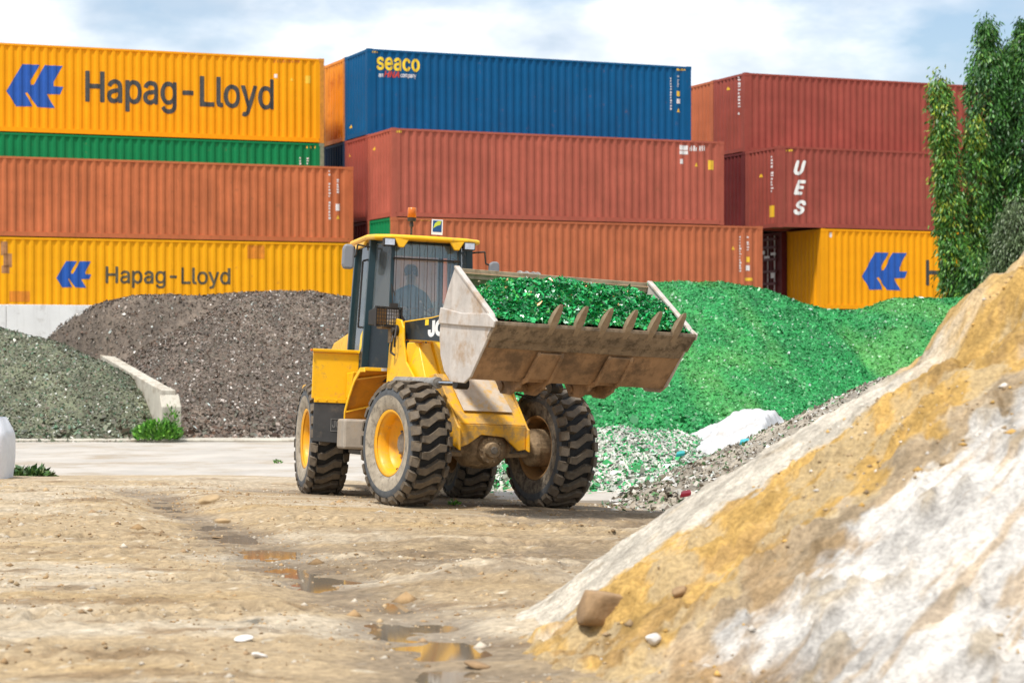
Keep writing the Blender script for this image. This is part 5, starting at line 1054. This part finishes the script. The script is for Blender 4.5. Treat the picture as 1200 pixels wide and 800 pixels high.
# ------------------------------------------------------------------ tarpaulin between the heaps
def tarp():
    cs = [P(770, 512, 33.2), P(800, 497, 34.4), P(862, 482, 35.0), P(908, 478, 34.6), P(915, 488, 33.6), P(880, 505, 32.6), P(850, 530, 31.6), P(812, 532, 31.9)]
    nu, nv_ = 90, 60; V = []; 
    for j in range(nv_):
        for i in range(nu):
            u, v = i/(nu-1), j/(nv_-1)
            a = P(752+u*170, 514-42*u+6*math.sin(u*7), 34.6+0.6*math.sin(u*3)); b_ = P(775+u*125, 540-14*u*u-30*u, 31.6+0.4*u)
            p = a*(1-v)+b_*v
            V.append((p.x, p.y, p.z))
    V = np.array(V); U = np.tile(np.linspace(0, 1, nu), nv_); W_ = np.repeat(np.linspace(0, 1, nv_), nu)
    f = fbm(U*7+W_*4, W_*3, 4, 101)
    V[:, 2] += -0.03 + 0.13*fbm(U*4+W_*2, W_*3, 3, 101) + 0.16*np.abs(fbm(U*7-W_*5, W_*6+U*4, 3, 103)) + 0.07*np.abs(fbm(U*16+W_*9, W_*12-U*6, 3, 104)); V[:, 0] += 0.12*fbm(U*5, W_*5, 3, 105); V[:, 1] += 0.2*fbm(U*5, W_*5, 3, 106)
    e = np.minimum.reduce([U, 1-U, W_, 1-W_]); V[:, 2] -= 0.25*(1-sst(0, 0.08, e))
    idx = np.arange(nu*nv_).reshape(nv_, nu); F = np.stack([idx[:-1, :-1], idx[:-1, 1:], idx[1:, 1:], idx[1:, :-1]], -1).reshape(-1, 4)
    o = np_mesh('tarpaulin', V, F, None, mat('white_woven_plastic', (0.50, 0.495, 0.495), 0.6, var=0.10, scale=5, dirt=((0.36, 0.32, 0.27), 0.3, 2.5), bump=0.2, bscale=14), smooth=True)
    s_ = o.modifiers.new('Solidify', 'SOLIDIFY'); s_.thickness = 0.006
    tag(o, 'crumpled white woven plastic sheet lying between the glass heaps', 'plastic sheet')
tarp()
for u, v, Yd, col_, lb in ((872, 519, 28.2, (0.04, 0.35, 0.40), 'scrap of turquoise plastic at the foot of the white sheet'), (803, 580, 25.6, (0.6, 0.04, 0.06), 'scrap of red plastic on the grey debris heap'), (797, 533, 30.6, (0.02, 0.30, 0.30), 'scrap of teal plastic on the mixed glass heap')):
    mb = MB(); p = P(u, v, Yd); mb.hexa([(p.x-0.07, p.y-0.04, p.z-0.03), (p.x+0.06, p.y-0.05, p.z-0.01), (p.x+0.08, p.y+0.04, p.z+0.03), (p.x-0.05, p.y+0.05, p.z), (p.x-0.06, p.y-0.05, p.z+0.02), (p.x+0.07, p.y-0.06, p.z+0.04), (p.x+0.06, p.y+0.03, p.z+0.07), (p.x-0.04, p.y+0.04, p.z+0.05)])
    tag(mb.build('plastic_scrap', mat('scrap_%d' % u, col_, 0.5), bevel=0.01), lb, 'plastic scrap')

# ------------------------------------------------------------------ big bag at the left edge
def bag():
    p0 = P(-26, 563, 31.0); zb = float(ground_z(np.array(p0.x), np.array(p0.y))) 
    e = empty('bulk_bag', Matrix.Translation((p0.x, p0.y, max(zb, CONC)-0.01))); tag(e, 'white woven bulk bag cut by the left picture edge', 'bulk bag')
    n, m_ = 40, 16; V = []
    for j in range(m_):
        t = j/(m_-1); z = 0.88*t
        for i in range(n):
            a = 2*math.pi*i/n; c_, s_ = math.cos(a), math.sin(a); k_ = (abs(c_)**5+abs(s_)**5)**(-1/5)
            w_ = 0.46*(1+0.06*math.sin(math.pi*t)) * (1 - 0.28*max(0, t-0.75)*4*0.7)
            w_ *= 1 + 0.05*float(fbm(np.array(a*2), np.array(t*4), 3, 111))
            V.append((c_*k_*w_, s_*k_*w_, z))
    V = np.array(V); idx = np.arange(n*m_).reshape(m_, n); F = np.stack([idx[:-1], np.roll(idx[:-1], -1, 1), np.roll(idx[1:], -1, 1), idx[1:]], -1).reshape(-1, 4)
    mm = mat('white_bag', (0.70, 0.72, 0.76), 0.7, var=0.08, scale=6, bump=0.2, bscale=30)
    np_mesh('bag_body', V, F, None, mm, parent=e, smooth=True)
    mb = MB(); mb.lathe([(0.40, 0), (0.30, 0.06), (0.12, 0.10), (0.0, 0.10)], 24, T=Matrix.Translation((0, 0, 0.80)) @ Matrix.Rotation(math.radians(90), 4, 'X')); mb.build('bag_top', mm, e, smooth=True)
    for sx in (-1, 1):
        for sy in (-1, 1): mb = MB(); mb.path([(sx*0.20, sy*0.40, 0.78), (sx*0.18, sy*0.38, 0.98), (sx*0.06, sy*0.38, 0.98), (sx*0.04, sy*0.40, 0.80)], 0.018, n=6); mb.build('lifting_loop', mm, e)
bag()

# ------------------------------------------------------------------ plants
M_leaf = mat('leaf', (0, 0, 0), 0.45, var=0.12, scale=5, attr=True, spec=0.4)
M_bark = mat('bark', (0.12, 0.085, 0.055), 0.9, var=0.3, scale=12, bump=0.5)
def leaves(pos, dirv, ln, wd, cols):
    """narrow folded leaves: base at pos, hanging along dirv"""
    n = len(pos); d = dirv/np.linalg.norm(dirv, axis=1, keepdims=True); r = rng.normal(0, 1, (n, 3)); a = np.cross(d, r); a /= np.linalg.norm(a, axis=1, keepdims=True)+1e-9; b_ = np.cross(d, a)
    l = ln*rng.uniform(0.7, 1.25, (n, 1)); w_ = wd*rng.uniform(0.7, 1.25, (n, 1))
    q = [pos, pos+d*l*0.45+a*w_+b_*w_*0.25, pos+d*l, pos+d*l*0.45-a*w_+b_*w_*0.25]
    V = np.stack(q, 1).reshape(-1, 3); i = 4*np.arange(n)[:, None]; F = np.concatenate([i+np.array([[0, 1, 2]]), i+np.array([[0, 2, 3]])])
    return V, F, np.repeat(cols, 4, 0)
def mast_tree(u, vtop, vbot, Yd, rad, label, nc, pal, seed, group, lean=0.0, leaf=0.17):
    rs = np.random.default_rng(seed); top, bot = P(u, vtop, Yd), P(u, vbot, Yd); H_ = top.z - CONC
    e = empty('weeping_tree', Matrix.Translation((bot.x, Yd, CONC))); tag(e, label, 'tree', group)
    mb = MB(); k_ = 8; pts = [(0.08*math.sin(i*1.3+seed)*i/k_ + lean*i/k_, 0.08*math.cos(i*1.7+seed)*i/k_, H_*0.98*i/k_) for i in range(k_+1)]
    for i in range(k_): mb.tube(pts[i], pts[i+1], 0.13*(1-i/k_)+0.02, 0.13*(1-(i+1)/k_)+0.02, 10)
    mb.build('trunk', M_bark, e, smooth=True)
    AP, AD, AC = [], [], []
    zlo = max(0.3, bot.z-CONC-2.0)
    for c_ in range(nc):
        t = rs.random()**0.9; z = zlo + (H_-zlo)*t; a = rs.uniform(0, 6.283)
        taper = min(1.0, (1-t)*4.5+0.22)*(0.85+0.35*math.sin(t*9+seed)*0.5+0.3*float(fbm(np.array(a*0.8+seed), np.array(z*0.9), 3, seed)))
        rr = rad*taper*rs.uniform(0.55, 1.08); cx_, cy_ = rr*math.cos(a)+lean*t, rr*math.sin(a)
        m_ = int(rs.integers(24, 46)); off = rs.normal(0, 1, (m_, 3))*np.array((0.12, 0.12, 0.20))
        AP.append(np.array((cx_, cy_, z))+off)
        out_ = np.array((math.cos(a), math.sin(a), 0))*rs.uniform(0.25, 0.8)
        AD.append(np.tile(out_+np.array((0, 0, -1.0)), (m_, 1))+rs.normal(0, 0.32, (m_, 3)))
        col_ = np.array(pal[int(rs.integers(0, len(pal)))])*rs.uniform(0.7, 1.3); AC.append(np.tile(col_, (m_, 1))*rs.uniform(0.75, 1.3, (m_, 1)))
    V, F, C_ = leaves(np.concatenate(AP), np.concatenate(AD), leaf, leaf*0.16, np.concatenate(AC))
    np_mesh('crown', V, F, C_, M_leaf, parent=e)
    for i in range(10):
        z = zlo+(H_-zlo)*(0.05+0.09*i); a = i*2.4+seed; mb = MB(); x_ = lean*z/H_; mb.tube((x_, 0, z), (x_+rad*0.6*math.cos(a), rad*0.6*math.sin(a), z-0.25), 0.025, 0.008, 6); mb.build('limb', M_bark, e)
GP = [(0.030, 0.105, 0.020), (0.045, 0.15, 0.025), (0.065, 0.19, 0.03), (0.022, 0.075, 0.018), (0.10, 0.21, 0.025)]
YP = [(0.06, 0.18, 0.025), (0.10, 0.23, 0.025), (0.22, 0.27, 0.02), (0.04, 0.12, 0.02), (0.07, 0.20, 0.025)]
DP = [(0.085, 0.125, 0.05), (0.12, 0.16, 0.07), (0.07, 0.105, 0.04)]
TG = 'weeping mast trees at the right edge'
mast_tree(1128, 96, 345, 63.0, 0.34, 'slim yellow-green weeping tree nearest the right yellow container', 380, YP, 11, TG, lean=-0.70)
mast_tree(1142, 142, 345, 63.6, 0.30, 'short weeping tree with a pointed tip between two taller ones', 200, YP, 12, TG)
mast_tree(1157, 30, 345, 64.4, 0.52, 'tallest weeping tree, left of the pair at the right edge', 520, GP, 13, TG)
mast_tree(1200, 33, 345, 64.2, 0.56, 'tall weeping tree cut by the right picture edge', 520, GP, 14, TG)
mast_tree(1180, 58, 345, 65.5, 0.50, 'weeping tree filling the space behind the two tallest', 440, GP, 15, TG)
mast_tree(1146, 300, 345, 62.0, 0.50, 'low bushy weeping tree rising just over the green heap', 170, GP, 16, TG)
mast_tree(1190, 245, 345, 60.5, 0.80, 'dull olive bush above the crest of the sand heap', 380, DP, 17, TG, leaf=0.14)
def bush(name, loc, rx, ry, rz, n, ln, pal, label, cat, up=1.0, seed=1):
    rs = np.random.default_rng(seed); e = empty(name, Matrix.Translation(loc)); tag(e, label, cat)
    th = rs.uniform(0, 6.283, n); q = rs.random(n)**0.5; pos = np.stack([rx*q*np.cos(th), ry*q*np.sin(th), rz*rs.random(n)*(1-0.6*q*q)], 1)
    d = np.stack([np.cos(th)*0.8, np.sin(th)*0.8, np.full(n, up)], 1)+rs.normal(0, 0.5, (n, 3)); pal = np.array(pal)
    V, F, C_ = leaves(pos, d, ln, ln*0.22, pal[rs.integers(0, len(pal), n)]*rs.uniform(0.6, 1.4, (n, 1))); np_mesh('foliage', V, F, C_, M_leaf, parent=e)
    for i in range(7):
        a = i*0.9; mb = MB(); mb.tube((0, 0, 0), (rx*0.6*math.cos(a), ry*0.6*math.sin(a), rz*0.7), 0.008, 0.004, 5); mb.build('stem', M_bark, e)
WP = [(0.07, 0.22, 0.02), (0.11, 0.30, 0.03), (0.15, 0.34, 0.04), (0.05, 0.15, 0.02)]
p = P(190, 508, 47.0); bush('weed', (p.x, 46.5, CONC+0.04), 0.50, 0.35, 0.42, 900, 0.13, WP, 'bright green weeds at the foot of the divider wall end', 'weed', seed=2)
p = P(202, 480, 47.0); bush('weed', (p.x, 46.95, CONC+0.1), 0.18, 0.2, 0.75, 200, 0.10, WP, 'thin climbing weed on the end of the divider wall', 'weed', seed=3)
p = P(28, 548, 33); bush('cut_branch', (p.x, 33.2, CONC+0.0), 0.36, 0.3, 0.14, 420, 0.16, [(0.04, 0.10, 0.025), (0.07, 0.15, 0.03), (0.10, 0.13, 0.05)], 'cut green branch with leaves lying beside the white bag', 'branch', 0.2, 4)
for u, v, lb in ((325, 536, 'tiny green sprig on the concrete yard'), (532, 596, 'tiny green scrap of leaves in front of the nearest front wheel')):
    p = P(u, v, 1.85*FPX/(v-HORIZ)*1.03); z = max(float(ground_z(np.array(p.x), np.array(p.y))), CONC if p.y > 28.5 else -9); bush('weed', (p.x, p.y, z), 0.07, 0.07, 0.05, 40, 0.05, WP, lb, 'weed', seed=int(u))
